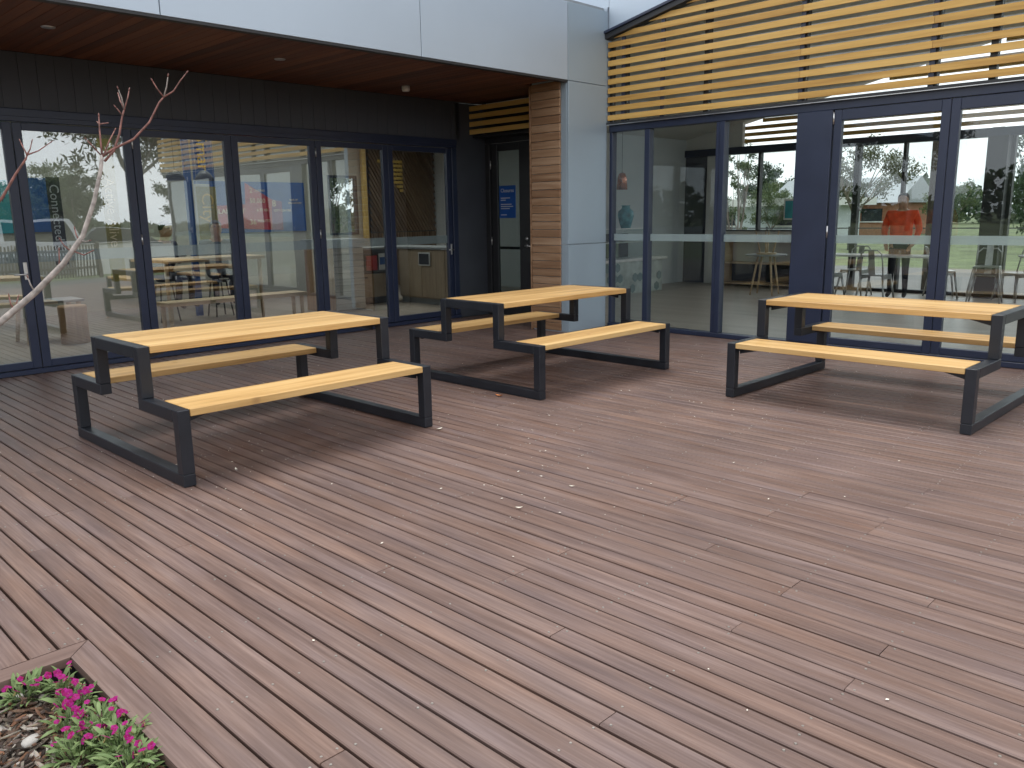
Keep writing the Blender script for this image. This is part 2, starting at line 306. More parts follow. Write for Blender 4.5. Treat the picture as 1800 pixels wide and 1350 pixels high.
# ==================================================================  GROUND
struct(MB().box(-260, 260, -260, 260, -.9, -.34).build('lawn', 'grass_blend'))
struct(MB().box(-9, 26, -9.0, 17.5, -.33, -.25).build('paving', 'dark_paving'))
struct(MB().box(-120, 120, -46, -13.5, -.335, -.30).build('car_park', 'asphalt'))
struct(MB().box(21, 26.5, -80, 80, -.335, -.31).build('path', 'concrete'))

# ==================================================================  DECK
PITCHB, X00 = .0951, .8535
deck = struct(empty('deck', (4, 3, -.25)))
MB().box(-4.6, 8.75, 3.01, 9.1, -.246, -.14).build('deck_base', 'under_deck', deck)
MB().box(.772, 8.75, -3.4, 3.005, -.246, -.14).build('deck_base', 'under_deck', deck)
def board_mesh(wd, th, ch, name, mat):
    a = wd/2; m = MB()
    prof = [(-a, -th), (a, -th), (a, -ch), (a-ch, 0), (-a+ch, 0), (-a, -ch)]
    m.prism(prof, -.5, .5, 1); return m.mesh(name, mat)
BM_ = board_mesh(.0856, .03, .004, 'board', 'deck_timber')
def in_frame(p, mg=.03):
    d = Vector(p)-Vector((0, 0, CAM_H)); z = d.dot(_f)
    if z < .2: return False
    return abs(d.dot(_r)/z) < .624*(1+mg) and abs(d.dot(_u)/z) < .468*(1+mg)
hid = MB(); nb = 0; screws = MB()
JO = .45
def board(xc, y0, y1):
    global nb
    vis = any(in_frame((xc, y0+(y1-y0)*k/12, 0)) for k in range(13))
    dz = RND.uniform(-.0012, .0012)
    if vis and nb < 400:
        o = link('board', BM_, deck, (xc, (y0+y1)/2, dz), (0, RND.gauss(0, .004), RND.gauss(0, .0006)), (1, y1-y0, 1), world=True); nb += 1
    else: hid.box(xc-.0447, xc+.0447, y0, y1, -.03, dz)
    def sc(x, y):
        r = .0042; screws.add([(x+r*math.cos(t*math.pi/3), y+r*math.sin(t*math.pi/3), .0022) for t in range(6)]+[(x+1.25*r*math.cos(t*math.pi/3), y+1.25*r*math.sin(t*math.pi/3), -.001) for t in range(6)], [tuple(range(6))]+[(t, t+6, (t+1) % 6+6, (t+1) % 6) for t in range(6)])
    ys = {y0+.022, y1-.022}; k = math.ceil(y0/JO)
    while k*JO < y1-.05:
        if k*JO > y0+.06: ys.add(k*JO)
        k += 1
    for y in ys:
        for s in (-.025, .025):
            if RND.random() < .5 and in_frame((xc+s, y, 0)): sc(xc+s+RND.gauss(0, .002), y+RND.gauss(0, .004))
ncol = int((8.62-X00)/PITCHB)
for i in range(-56, ncol+1):
    x0 = X00+i*PITCHB; xc = x0+PITCHB/2
    ya, yb = (3.012, 9.0) if i < 0 else (-3.4, 9.0)
    y = ya; first = True
    while y < yb-.01:
        ln = RND.choice([2.7, 3.15, 3.6, 4.05, 4.5, 4.95])
        if first: ln = RND.uniform(.7, 4.8)//JO*JO+.45; first = False
        ye = math.ceil((y+ln)/JO)*JO
        if yb-ye < .9: ye = yb
        board(xc, y+.0012, min(ye, yb)-.0012); y = ye
ho = hid.build('board_run', 'deck_timber', deck); ho['kind'] = 'stuff'
so = screws.build('screw_heads', 'screw', deck); so['kind'] = 'stuff'
# planter edge boards, mitred at the corner
cop = MB(); cop.prism([(.768, 2.918), (.8515, 3.002), (.8515, -3.4), (.768, -3.4)], -.03, .0015, 2); cop.build('edge_board', 'deck_timber', deck)
wood('edge_timber', (.115, .07, .057), (.165, .106, .088), (.23, .157, .133), axis=0, rough=.5, grain=.8, world=True, hue=.1, bump=.35)
cop = MB(); cop.prism([(.766, 2.9205), (.8495, 3.0045), (-4.6, 3.0045), (-4.6, 2.9205)], -.03, .0015, 2); cop.build('edge_board', 'edge_timber', deck)
MB().box(.775, .80, -3.4, 2.92, -.24, -.031).build('planter_lining', 'dark_trim', deck); MB().box(-4.6, .80, 2.926, 2.95, -.24, -.031).build('planter_lining', 'dark_trim', deck)

# ==================================================================  PICNIC TABLES
L_, t_, hs, bw, wt, ht = 1.823, .0705, .4414, .468, .744, .75
WD = 2*bw+wt
def picnic_table():
    root = empty('picnic_table', (0, 0, 0)); ch = .0035
    for a0 in (0, L_-t_):
        a1 = a0+t_; e = .0008
        fr = MB()
        fr.box(a0, a1, 0, WD, 0, t_, ch)
        for b0, b1, z0, z1 in ((0, t_, t_+e, hs), (WD-t_, WD, t_+e, hs)): fr.box(a0, a1, b0, b1, z0, z1, ch)
        fr.box(a0, a1, t_+e, bw+t_, hs-t_, hs, ch); fr.box(a0, a1, WD-bw-t_, WD-t_-e, hs-t_, hs, ch)
        fr.box(a0, a1, bw, bw+t_, hs+e, ht, ch); fr.box(a0, a1, WD-bw-t_, WD-bw, hs+e, ht, ch)
        fr.box(a0, a1, bw+t_+e, WD-bw-t_-e, ht-t_, ht, ch)
        fr.build('end_frame', 'table_steel', root, True)
        # wedge brackets that carry the timber
        s = 1 if a0 == 0 else -1; xi = t_ if a0 == 0 else L_-t_
        for bb, zt in ((.1, hs-.043), (WD-.1, hs-.043), (bw+.12, ht-.045), (WD-bw-.12, ht-.045)):
            g = MB(); g.prism([(xi, zt), (xi+s*.17, zt), (xi+s*.17, zt-.008), (xi, zt-.05)], bb-.02, bb+.02, 1); g.build('bracket', 'table_steel', root, True)
    g = .003
    me = MB().box(-(L_/2-t_-g), L_/2-t_-g, -wt/2, wt/2, -.0425, .0015, .003).mesh('tabletop', 'table_timber'); link('tabletop', me, root, (L_/2, WD/2, ht))
    sw = .335
    me = MB().box(-(L_/2-t_-g), L_/2-t_-g, -sw/2, sw/2, -.041, .0015, .003).mesh('bench_seat', 'table_timber')
    link('bench_seat', me, root, (L_/2, sw/2, hs)); link('bench_seat', me, root, (L_/2, WD-sw/2, hs))
    return root
pt = picnic_table()
for k, (x, y, a, lab) in enumerate(((1.8395, 4.4018, .177, 'black steel and honey timber picnic table beside the folding doors, bare branch in front'),
                                    (4.7695, 4.3802, -.525, 'black steel and honey timber picnic table standing before the grey panelled pillar'),
                                    (5.8611, 3.3353, -90.544, 'black steel and honey timber picnic table set parallel to the wall under the slat screen'))):
    o = pt if k == 0 else copy_tree(pt)
    o.location = (x, y, .003); o.rotation_euler = (0, 0, R(a)); tag(o, lab, 'picnic table', 'picnic tables on the deck')

# ==================================================================  LEFT WING FACADE
YF = 9.03
# dark cladding wall above and right of the folding doors
cw = empty('clad_wall', (4, YF+.05, 0), 'dark charcoal board wall above the folding doors, under the timber soffit', 'wall')
x = -3.0
cbm = MB().box(-.0788, .0788, -.012, .012, -.255, .255, .0015).mesh('cladding_board', 'wall_cladding')
while x < 8.05:
    link('cladding_board', cbm, cw, (x+.08, YF+.012, 2.795), world=True); x += .16
MB().box(-3.0, 8.11, YF+.028, YF+.16, 2.546, 3.04).build('backing', 'dark_trim', cw)
box('wall_panel', 'wall_cladding', cw, 8.115, 8.69, YF+.0, YF+.16, .0, 3.04, .003)
box('wall_panel', 'wall_cladding', cw, -3.0, -.87, YF+.02, YF+.16, .0, 2.54, .003)
# folding glass doors
bf = empty('folding_doors', (4, YF+.04, 0), 'row of navy framed folding glass doors along the dark wall', 'door')
ZH0, ZH1 = 2.415, 2.54
box('head_track', 'frame_paint', bf, -.86, 8.11, YF-.01, YF+.1, ZH0+.005, ZH1, .004)
box('head_trim', 'frame_paint', bf, -.86, 8.112, YF-.018, YF-.0105, ZH1-.075, ZH1-.005, .002)
box('sill', 'frame_paint', bf, -.86, 8.11, YF-.03, YF+.1, .003, .05, .004)
box('jamb', 'frame_paint', bf, 8.02, 8.11, YF-.009, YF+.1, .051, ZH0+.004, .004); box('jamb', 'frame_paint', bf, -.86, -.79, YF-.009, YF+.1, .051, ZH0+.004, .004)
joints = [-.785+.0, .285, 1.385, 2.483, 3.59, 4.695, 5.80, 6.905, 8.018]
pane_g = None
for k in range(len(joints)-1):
    a, b = joints[k]+.004, joints[k+1]-.004
    if k == 2: pass
    p = empty('door_panel', (0, 0, 0)); p.parent = bf; p.location = Vector(((a+b)/2, YF+.045, 0))-gloc(bf)
    sw_, y0, y1 = .08, YF+.012, YF+.072
    box('stile', 'frame_paint', p, a, a+sw_, y0, y1, .055, ZH0-.003, .004); box('stile', 'frame_paint', p, b-sw_, b, y0, y1, .055, ZH0-.003, .004)
    box('rail', 'frame_paint', p, a+sw_+.0005, b-sw_-.0005, y0+.001, y1-.001, .055, .125, .004); box('rail', 'frame_paint', p, a+sw_+.0005, b-sw_-.0005, y0+.001, y1-.001, ZH0-.07, ZH0-.003, .004)
    box('glass', 'glass', p, a+sw_-.004, b-sw_+.004, YF+.036, YF+.044, .121, ZH0-.066)
    box('frosted_band', 'frost', p, a+sw_, b-sw_, YF+.0455, YF+.0463, 1.095, 1.205)
    if k in (4, 6):
        for z in (2.27, 1.28, .22):
            c = MB(); c.tube([(a-.004, YF+.006, z-.055), (a-.004, YF+.006, z+.055)], .0085, 8); c.build('hinge', 'steel', p)
    if k == 2:
        h = MB(); h.box(b-.055, b-.02, YF-.001, YF+.0115, .93, 1.1, .003); h.tube([(b-.037, YF, .985), (b-.037, YF-.05, .985), (b-.05, YF-.055, .985), (b-.16, YF-.055, .985)], .008, 8); h.build('handle', 'steel', p)
    if k == 7:
        h = MB(); h.box(b-.05, b-.02, YF-.001, YF+.0115, .93, 1.08, .003); h.tube([(b-.035, YF, 1.0), (b-.035, YF-.045, 1.0), (b-.13, YF-.05, 1.0)], .007, 8); h.build('handle', 'steel', p)

# eave: fascia panels, soffit boards, downlights
ev = empty('eave', (4, 7.8, 3.04), 'deep eave with grey metal fascia panels and red brown timber soffit', 'roof')
YC, ZS, ZT = 6.71, 3.0395, 3.915
edges = [-3.2, .2, 2.985, 5.605, 7.851]
for a, b in zip(edges[:-1], edges[1:]):
    box('fascia_panel', 'panel_metal', ev, a+.004, b-.004, YC, YC+.03, ZS+.003, ZT, .0025)
MB().box(-3.2, 7.85, YC+.034, YC+.06, ZS+.01, ZT-.01).build('fascia_backing', 'panel_joint', ev)
box('drip_trim', 'dark_trim', ev, -3.2, 7.845, YC+.004, YC+.075, ZS-.022, ZS+.0025, .002)
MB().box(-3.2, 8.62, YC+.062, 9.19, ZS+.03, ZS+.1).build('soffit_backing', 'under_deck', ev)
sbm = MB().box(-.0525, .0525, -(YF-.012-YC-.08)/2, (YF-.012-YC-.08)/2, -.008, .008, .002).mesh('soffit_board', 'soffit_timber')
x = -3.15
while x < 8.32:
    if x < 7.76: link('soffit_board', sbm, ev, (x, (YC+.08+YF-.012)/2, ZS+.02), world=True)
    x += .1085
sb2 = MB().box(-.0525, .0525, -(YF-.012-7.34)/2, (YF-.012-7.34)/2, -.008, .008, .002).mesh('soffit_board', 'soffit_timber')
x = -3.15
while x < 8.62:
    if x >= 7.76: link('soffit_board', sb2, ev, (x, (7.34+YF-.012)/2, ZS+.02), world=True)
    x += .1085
for dx, dy in ((2.497, 7.747), (4.64, 7.777)):
    m = MB(); m.lathe([(.02, -.006), (.052, -.006), (.056, 0.0), (.056, .012), (.02, .012)], (dx, dy, ZS+.0115)); m.build('downlight', 'steel', ev)
m = MB(); m.lathe([(.015, -.062), (.042, -.062), (.05, -.045), (.05, 0.), (.02, 0.)], (6.7, 8.35, ZS+.0115)); m.build('soffit_sensor', 'white_plastic', ev)
for a in ((-3.2, 8.62, YC+.065, 10.6), (8.621, 12.4, YF+.2, 10.6), (-3.2, 12.4, 14.0, 15), (-3.2, 1.2, 10.6, 14.0), (11.2, 12.4, 10.6, 14.0)): struct(MB().box(*a, ZT-.03, ZT+.05).build('flat_roof', 'roof_metal'))
struct(MB().box(1.2, 11.2, 10.6, 14.0, ZT+.0, ZT+.02).build('added_skylight', 'glass_clear'))  # unseen glazed roof opening, added to let daylight brighten the left room

# pillar
pl = empty('pillar', (8.2, 7.0, 0), 'grey metal panelled pillar with a timber boarded side next to the glass door', 'pillar')
XP0, XP1 = 7.8537, 8.601
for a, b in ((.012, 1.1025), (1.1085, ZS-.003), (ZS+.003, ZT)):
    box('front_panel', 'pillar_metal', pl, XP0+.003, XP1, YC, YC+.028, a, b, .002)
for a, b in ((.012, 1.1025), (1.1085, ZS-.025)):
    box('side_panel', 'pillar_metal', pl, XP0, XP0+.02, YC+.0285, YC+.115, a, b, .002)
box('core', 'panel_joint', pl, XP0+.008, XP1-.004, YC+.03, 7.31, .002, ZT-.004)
tz = .02
tbm = MB().box(-.012, .012, -.24, .24, -.0462, .0462, .004).mesh('timber_board', 'pillar_timber')
while tz < ZS-.06:
    link('timber_board', tbm, pl, (XP0-.006, YC+.121+.24, tz+.047), (0, RND.gauss(0, .012), 0), world=True); tz += .0978
box('edge_trim', 'pillar_timber', pl, XP0-.026, XP0+.006, 7.316, 7.335, .004, ZS-.01, .002)

# recessed glazed door behind the pillar, in the plane x = 8.7
XD = 8.70
rd = empty('glazed_door', (XD, 8.3, 0), 'black framed glazed door with blue notice, recessed behind the pillar', 'door')
box('frame', 'dark_trim', rd, XD-.03, XD+.07, 8.93, 9.02, .002, 2.5, .004); box('frame', 'dark_trim', rd, XD-.03, XD+.07, 6.95, 7.03, .002, 2.5, .004); box('frame', 'dark_trim', rd, XD-.03, XD+.07, 6.95, 9.02, 2.502, 2.573, .004)
leaf = empty('door_leaf', (0, 0, 0)); leaf.parent = rd; leaf.location = Vector((XD+.02, 8.4, 0))-gloc(rd)
y0, y1 = 8.115, 8.925
box('stile', 'dark_trim', leaf, XD, XD+.045, y1-.12, y1, .012, 2.495, .004); box('stile', 'dark_trim', leaf, XD, XD+.045, y0, y0+.245, .012, 2.495, .004)
box('rail', 'dark_trim', leaf, XD+.001, XD+.044, y0+.246, y1-.121, .012, .2, .004); box('rail', 'dark_trim', leaf, XD+.001, XD+.044, y0+.246, y1-.121, 2.385, 2.495, .004)
box('glass', 'glass_door', leaf, XD+.018, XD+.026, y0+.242, y1-.117, .196, 2.389)
box('push_bar', 'black_plastic', leaf, XD+.05, XD+.075, y0+.1, y1-.05, .98, 1.02, .004)
h = MB(); h.tube([(XD-.002, y0+.1, 1.04), (XD-.05, y0+.1, 1.04), (XD-.052, y0-.02, 1.035)], .009, 8); h.tube([(XD-.01, y0+.1, 1.04), (XD+.002, y0+.1, 1.04)], .026, 12); h.build('handle', 'steel', leaf)
h = MB(); h.tube([(XD-.012, y0+.1, 1.14), (XD+.002, y0+.1, 1.14)], .026, 12); h.build('lock', 'steel', leaf)
for z in (2.2, 1.1, .2):
    c = MB(); c.tube([(XD-.008, y1+.004, z-.06), (XD-.008, y1+.004, z+.06)], .008, 8); c.build('hinge', 'steel', leaf)
box('fixed_leaf', 'dark_trim', rd, XD, XD+.045, 7.035, 8.108, .012, 2.495, .004)
nt_ = box('notice', 'blue_sign', None, XD+.0105, XD+.0165, 8.445, 8.775, 1.435, 1.895); tag(nt_, 'blue printed notice stuck on the glazed door behind the pillar', 'notice')
text('lettering', 'Closures', 'white_ink', nt_, (XD+.0095, 8.61, 1.825), (R(90), 0, R(-90)), .075)
for k, (wd_, z) in enumerate(((.19, 1.72), (.1, 1.69), (.22, 1.63), (.25, 1.6), (.18, 1.57), (.12, 1.48))):
    me = MB().box(XD+.0092, XD+.01, 8.745-wd_, 8.745, z-.006, z+.006).build('print_line', 'white_ink', nt_)
    me.location = -nt_.location

# ==================================================================  RIGHT WING FACADE (plane x = XR)
XR = 8.66
YR0, YR1 = -2.0, 6.70
gf = empty('glass_front', (XR, 2.4, 0), 'navy framed glass shopfront beneath the yellow timber slat screen', 'glass wall')
box('sill', 'frame_paint', gf, XR-.03, XR+.1, YR0, YR1, .002, .055, .004)
box('head', 'frame_paint', gf, XR-.025, XR+.1, YR0, YR1, 2.485, 2.60, .004)
box('drip_edge', 'steel', gf, XR-.075, XR-.026, YR0, YR1, 2.566, 2.572)
box('soffit_strip', 'dark_trim', gf, XR-.075, XR-.026, YR0, YR1, 2.573, 2.60)
def pane(y0, y1, z0, z1, band=True, nm='glass'):
    g = box(nm, 'glass_hall', gf, XR+.03, XR+.038, y0, y1, z0, z1)
    if band: box('frosted_band', 'frost', g, XR+.0395, XR+.0403, y0+.006, y1-.006, 1.13, 1.215)
def mull(y0, y1, z0=.056, z1=2.484, d=.0, nm='mullion'): box(nm, 'frame_paint', gf, XR-.012-d, XR+.085, y0, y1, z0, z1, .004)
pane(6.155, 6.66, .05, 2.49); mull(6.085, 6.16); pane(5.16, 6.09, .05, 2.49); mull(5.115, 5.165); mull(5.05, 5.11, d=.012); pane(4.175, 5.055, .05, 2.49); mull(6.655, 6.70)
box('solid_panel', 'frame_paint', gf, XR-.04, XR+.08, 3.80, 4.18, .056, 2.484, .004)
def door(y0, y1, hinge=None, handle=None):
    p = empty('door_panel', (0, 0, 0)); p.parent = gf; p.location = Vector((XR+.02, (y0+y1)/2, 0))-gloc(gf)
    xa, xb = XR-.02, XR+.045
    box('stile', 'frame_paint', p, xa, xb, y0, y0+.08, .06, 2.48, .004); box('stile', 'frame_paint', p, xa, xb, y1-.08, y1, .06, 2.48, .004)
    box('rail', 'frame_paint', p, xa+.001, xb-.001, y0+.0805, y1-.0805, .06, .13, .004); box('rail', 'frame_paint', p, xa+.001, xb-.001, y0+.0805, y1-.0805, 2.375, 2.48, .004)
    box('glass', 'glass_hall', p, XR+.005, XR+.013, y0+.076, y1-.076, .126, 2.379)
    box('frosted_band', 'frost', p, XR+.0145, XR+.0153, y0+.08, y1-.08, 1.13, 1.215)
    if hinge:
        for z in (2.40, 1.25, .2):
            c = MB(); c.tube([(xa-.006, hinge, z-.06), (xa-.006, hinge, z+.06)], .009, 8); c.build('hinge', 'steel', p)
for k in range(5):
    door(3.795-(k+1)*1.117, 3.795-k*1.117-.006, hinge=(3.79-k*1.117 if k in (0, 2, 4) else None))
# clerestory behind the slats and gable
RY, RZ, SL = 2.36, 4.56, .21
def zg(y): return RZ-SL*abs(y-RY)
g2 = empty('clerestory', (XR, 2.4, 2.6), 'dark framed gable glazing behind the yellow slats', 'window')
yy = [YR0, -.2, 1.4, 2.36, 2.86, 4.16, 5.32, 6.48, 6.70]
for a, b in zip(yy[:-1], yy[1:]):
    m = MB(); m.prism([(a+.03, 2.602), (b-.03, 2.602), (b-.03, zg(b-.03)-.12), (a+.03, zg(a+.03)-.12)], XR+.02, XR+.028, 0); m.build('glass', 'glass_hall', g2)
    m = MB(); m.prism([(b-.0298, 2.602), (b+.0298 if b < 6.6 else b, 2.602), (b+.0298 if b < 6.6 else b, zg(b)-.13), (b-.0298, zg(b)-.13)], XR-.01, XR+.07, 0); m.build('mullion', 'dark_trim', g2)
# slat screen
XS = 8.603
ss = empty('slat_screen', (XS, 2.4, 2.6), 'gable screen of horizontal yellow timber slats above the glass shopfront', 'screen')
stud = [6.48, 5.905, 4.17, 2.875, 1.58, .285, -1.0]
for k in range(18):
    zc = 2.655+.1082*k; za, zb_ = zc-.0325, zc+.0325
    ylim = min(6.70, RY+(RZ-.07-zb_)/SL); ylo = max(YR0, RY-(RZ-.07-zb_)/SL)
    if ylim-ylo < .3: continue
    cuts = [ylim]+[q for q in ((4.17, 1.58, -1.0) if k % 2 == 0 else (2.875, .285)) if ylo < q < ylim]+[ylo]
    for j, (b, a) in enumerate(zip(cuts[:-1], cuts[1:])):
        m = MB(); sh = (zb_-za)/SL
        pa = [(a+.0015, za), (b-.0015, za), (b-.0015, zb_), (a+.0015, zb_)]
        if j == 0 and ylim < 6.69: pa[1] = (b+sh, za)
        if j == len(cuts)-2 and ylo > YR0+.01: pa[0] = (a-sh, za)
        m.prism(pa, XS, XS+.022, 0); m.build('slat', 'slat_timber', ss)
for y in stud:
    m = MB(); m.prism([(y-.025, 2.601), (y+.025, 2.601), (y+.025, zg(y)-.07), (y-.025, zg(y)-.07)], XS+.023, XS+.045, 0); m.build('batten', 'frame_paint', ss)
for s in (1, -1):
    m = MB(); ye = 6.715 if s > 0 else YR0
    m.prism([(RY, RZ-.06), (ye, zg(ye)-.06), (ye, zg(ye)+.0), (RY, RZ+.0)][::s], XS-.05, XS+.1, 0); m.build('barge_board', 'dark_trim', ss)
    m = MB(); m.prism([(RY, RZ+.002), (ye, zg(ye)+.002), (ye, zg(ye)+.03), (RY, RZ+.03)][::s], XS-.075, XS+.1, 0); m.build('barge_cap', 'frame_paint', ss)
# metal panelled wall around the gable
gw = empty('gable_wall', (8.75, 4, 3.6), 'grey metal panel wall rising above the black gable edge', 'wall')
m = MB(); m.prism([(6.70, zg(6.70)+.034), (RY, RZ+.034), (RY, 5.6), (6.70, 5.6)], XS+.02, XS+.1, 0); m.build('metal_panel', 'panel_metal', gw)
m = MB(); m.prism([(YR0, zg(YR0)+.034), (RY-.005, RZ+.034), (RY-.005, 5.6), (YR0, 5.6)], XS+.02, XS+.1, 0); m.build('metal_panel', 'panel_metal', gw)
box('metal_panel', 'panel_metal', gw, XS+.02, XS+.1, 6.705, 12.0, ZT+.055, 5.6)
box('metal_panel', 'panel_metal', gw, 8.604, 8.70, 6.718, 7.3, 2.605, ZT+.05)
# slats over the recessed door
s2 = empty('slat_hood', (8.4, 8.2, 2.6), 'short timber slat hood over the recessed glazed door', 'screen')
for k in range(4):
    zc = 2.652+.1065*k
    box('slat', 'slat_timber', s2, 8.378, 8.40, 7.0, YF-.004, zc-.0325, zc+.0325, .002)
for y in (8.75, 7.5): box('batten', 'dark_trim', s2, 8.401, 8.43, y-.025, y+.025, 2.6, 3.03)
box('hood_floor', 'dark_trim', s2, 8.44, XD+.1, 7.0, YF-.004, 2.575, 2.60)
box('hood_back', 'dark_trim', s2, XD-.02, XD+.1, 7.0, YF-.004, 2.601, 3.03)

# ==================================================================  BUILDING SHELL (walls, floors, ceilings behind the glass)
struct(box('room_floor', 'room_floor', None, -.9, 12.3, YF+.101, 14.6, -.2, .004)); struct(box('hall_floor', 'hall_boards', None, 12.301, 15.5, YF+.1005, 9.9, -.2, .002)); struct(box('hall_floor', 'hall_boards', None, XR+.101, 15.5, YR0, YF+.1, -.2, .002))
for a in ((-.9, 12.3, YF+.17, 10.6), (-.9, 12.3, 14.0, 14.6), (-.9, 1.2, 10.6, 14.0), (11.2, 12.3, 10.6, 14.0)): struct(box('room_ceiling', 'ceiling_paint', None, *a, 2.95, 3.03))
bw_ = struct(empty('wall_back', (6, 14.55, 0)))
WX0, WX1, WZ0, WZ1 = 9.53, 10.24, 1.13, 2.32
for a in ((-.9, WX0, 0, 2.95), (WX1, 12.3, 0, 2.95), (WX0, WX1, 0, WZ0), (WX0, WX1, WZ1, 2.95)): box('wall_section', 'cream_paint', bw_, a[0], a[1], 14.5, 14.6, a[2], a[3])
wn_ = box('window', 'glass_clear', bw_, WX0, WX1, 14.54, 14.546, WZ0, WZ1)
for a in ((WX0, WX0+.05, WZ0, WZ1), (WX1-.05, WX1, WZ0, WZ1), (WX0+.05, WX1-.05, WZ0, WZ0+.05), (WX0+.05, WX1-.05, WZ1-.05, WZ1)): box('frame', 'dark_trim', wn_, a[0], a[1], 14.49, 14.58, a[2], a[3])
struct(box('wall_end', 'cream_paint', None, -1.0, -.9, YF+.17, 14.6, 0, 2.95)); struct(box('wall_side', 'white_paint', None, 12.3, 12.4, 10.05, 14.6, 0, 2.95))
struct(box('wall_kitchen', 'grey_paint', None, 10.6, 15.5, 9.9, 10.04, 0, 3.6))
struct(box('hall_side_wall', 'white_paint', None, XR+.11, 15.5, YR0-.1, YR0-.003, 0, 3.6))
rf = struct(empty('gable_roof', (12, RY, 3.6)))
def slope(ya, yb, xa, xb, name, mat, o0=-.02, o1=.1):
    za, zb2 = RZ-SL*abs(ya-RY), RZ-SL*abs(yb-RY); m = MB(); m.prism([(ya, za+o0), (yb, zb2+o0), (yb, zb2+o1), (ya, za+o1)], xa, xb, 0); return m.build(name, mat, rf)
slope(RY, 10.04, XS+.11, 15.75, 'roof_slope', 'ceiling_paint')
YE = YR0-.3
for a in ((RY-.001, YE, XS+.11, 9.5), (RY-.001, YE, 14.4, 15.75), (RY-.001, 1.9, 9.501, 14.399), (-1.6, YE, 9.501, 14.399)): slope(*a, 'roof_slope', 'ceiling_paint')
slope(1.899, -1.599, 9.501, 14.399, 'added_rooflight', 'glass_clear', .04, .06)  # added glazing in the slope out of view, lets more light into the hall
XB = 15.4
bg_ = empty('rear_glazing', (XB, 3, 0), 'rear glass wall of the hall looking out to lawn and trees', 'glass wall')
box('sill_wall', 'white_paint', bg_, XB, XB+.1, 7.0, 9.0, 0, 1.08); box('pier', 'white_paint', bg_, XB, XB+.1, 9.0, 9.38, 0, 2.7); box('pier', 'charcoal_paint', bg_, XB-.004, XB+.1, 9.385, 9.9, 0, 2.7)
box('gable_infill', 'white_paint', bg_, XB, XB+.1, 8.6, 9.9, 2.742, 3.2); box('glass', 'glass_clear', bg_, XB+.04, XB+.046, 7.0, 9.0, 1.08, 2.62); box('glass', 'glass_clear', bg_, XB+.04, XB+.046, YR0, 6.99, .05, 2.62)
box('sill', 'dark_trim', bg_, XB-.01, XB+.12, YR0, 6.995, 0, .06); box('sill', 'dark_trim', bg_, XB-.03, XB+.12, 7.0, 9.0, 1.081, 1.11)
box('head', 'frame_paint', bg_, XB-.05, XB+.12, YR0, 9.9, 2.6, 2.74)
for y, wd_ in ((8.98, .08), (8.2, .05), (7.05, .12), (6.27, .1), (5.45, .05), (4.1, .06), (3.78, .06), (2.7, .06), (1.3, .06), (0, .06)): box('mullion', 'dark_trim', bg_, XB-.02, XB+.1, y-wd_/2, y+wd_/2, .061 if y < 7 else 1.111, 2.6)
box('column', 'dark_trim', bg_, XB-.25, XB-.03, 3.80, 4.1, .003, 2.598)
for y, lab in ((5.5, 'square brown timber veranda post behind the person in orange'), (4.5, 'square brown timber veranda post next to the dark column of the rear glazing')):
    p_ = MB(); p_.box(17.2, 17.4, y-.1, y+.1, -.25, 2.9, .008); p_ = p_.build('veranda_post', 'fence_timber'); tag(p_, lab, 'post', 'veranda posts behind the hall')
sr = empty('rear_slat_screen', (XB+.1, 2.4, 2.74), 'slats across the rear gable, daylight showing between them', 'screen')
for k in range(14):
    zc = 2.85+.125*k; ya = min(9.8, RY+(RZ-.1-zc)/SL); yb = max(YR0, RY-(RZ-.1-zc)/SL)
    if ya-yb > .4: box('slat', 'slat_timber', sr, XB+.12, XB+.145, yb, ya, zc-.035, zc+.035)


# ==================================================================  THINGS INSIDE THE LEFT ROOM
def hang(o, pts_):
    m = MB()
    for p in pts_: m.tube([p, (p[0], p[1], 2.952)], .002, 5)
    return m.build('wire', 'steel', o)
def banner(name, lab, x0, x1, y, z0, z1, mat, txt, inkm, tz, size):
    o = box(name, mat, None, x0, x1, y-.004, y+.004, z0, z1, .001); tag(o, lab, 'banner')
    text('lettering', txt, inkm, o, ((x0+x1)/2, y-.0065, tz), (R(90), R(90), 0), size)
    m = MB()
    for xx in (x0+.02, x1-.02): m.tube([(xx, y, z1-.01), (xx, y, 2.952)], .002, 5)
    wv = m.build('wire', 'steel', o); wv.location = -o.location
    return o
banner('hanging_banner', 'narrow dark hanging banner reading Connected behind the folding doors', 3.76, 3.93, 12.5, .9, 2.08, 'dark_print', 'Connected C', 'white_ink', 1.52, .17)
banner('hanging_banner', 'narrow olive hanging banner reading Active behind the folding doors', 4.47, 4.68, 12.5, .62, 2.62, 'olive_print', 'Active Alive', 'cream_ink', 1.6, .2)
banner('hanging_banner', 'blue hanging banner reading Smart in yellow letters', 5.83, 6.17, 12.5, 2.02, 2.86, 'navy_print', 'Smart', 'yellow_ink', 2.44, .27)
banner('hanging_banner', 'yellow green hanging banner reading City beside a blue post', 5.83, 6.15, 12.45, 1.0, 1.98, 'olive_print', 'City', 'yellow_ink', 1.66, .27)
tag(box('post', 'navy_print', None, 5.70, 5.80, 12.5, 12.56, .005, 2.94, .004), 'slim blue post standing beside the yellow green City banner', 'post')
def wallboard(name, lab, x0, x1, z0, z1, mat):
    o = box(name, mat, None, x0, x1, 14.47, 14.498, z0, z1, .003); tag(o, lab, 'display board'); return o
tb = wallboard('display_board', 'teal display board on the rear wall of the room', 2.5, 3.86, 1.32, 2.12, 'teal_print')
text('lettering', 'over', 'ink', tb, (3.62, 14.468, 1.84), (R(90), 0, 0), .16)
wallboard('display_board', 'plain blue display board on the rear wall beside the teal one', 4.05, 4.5, 1.33, 2.16, 'navy_print')
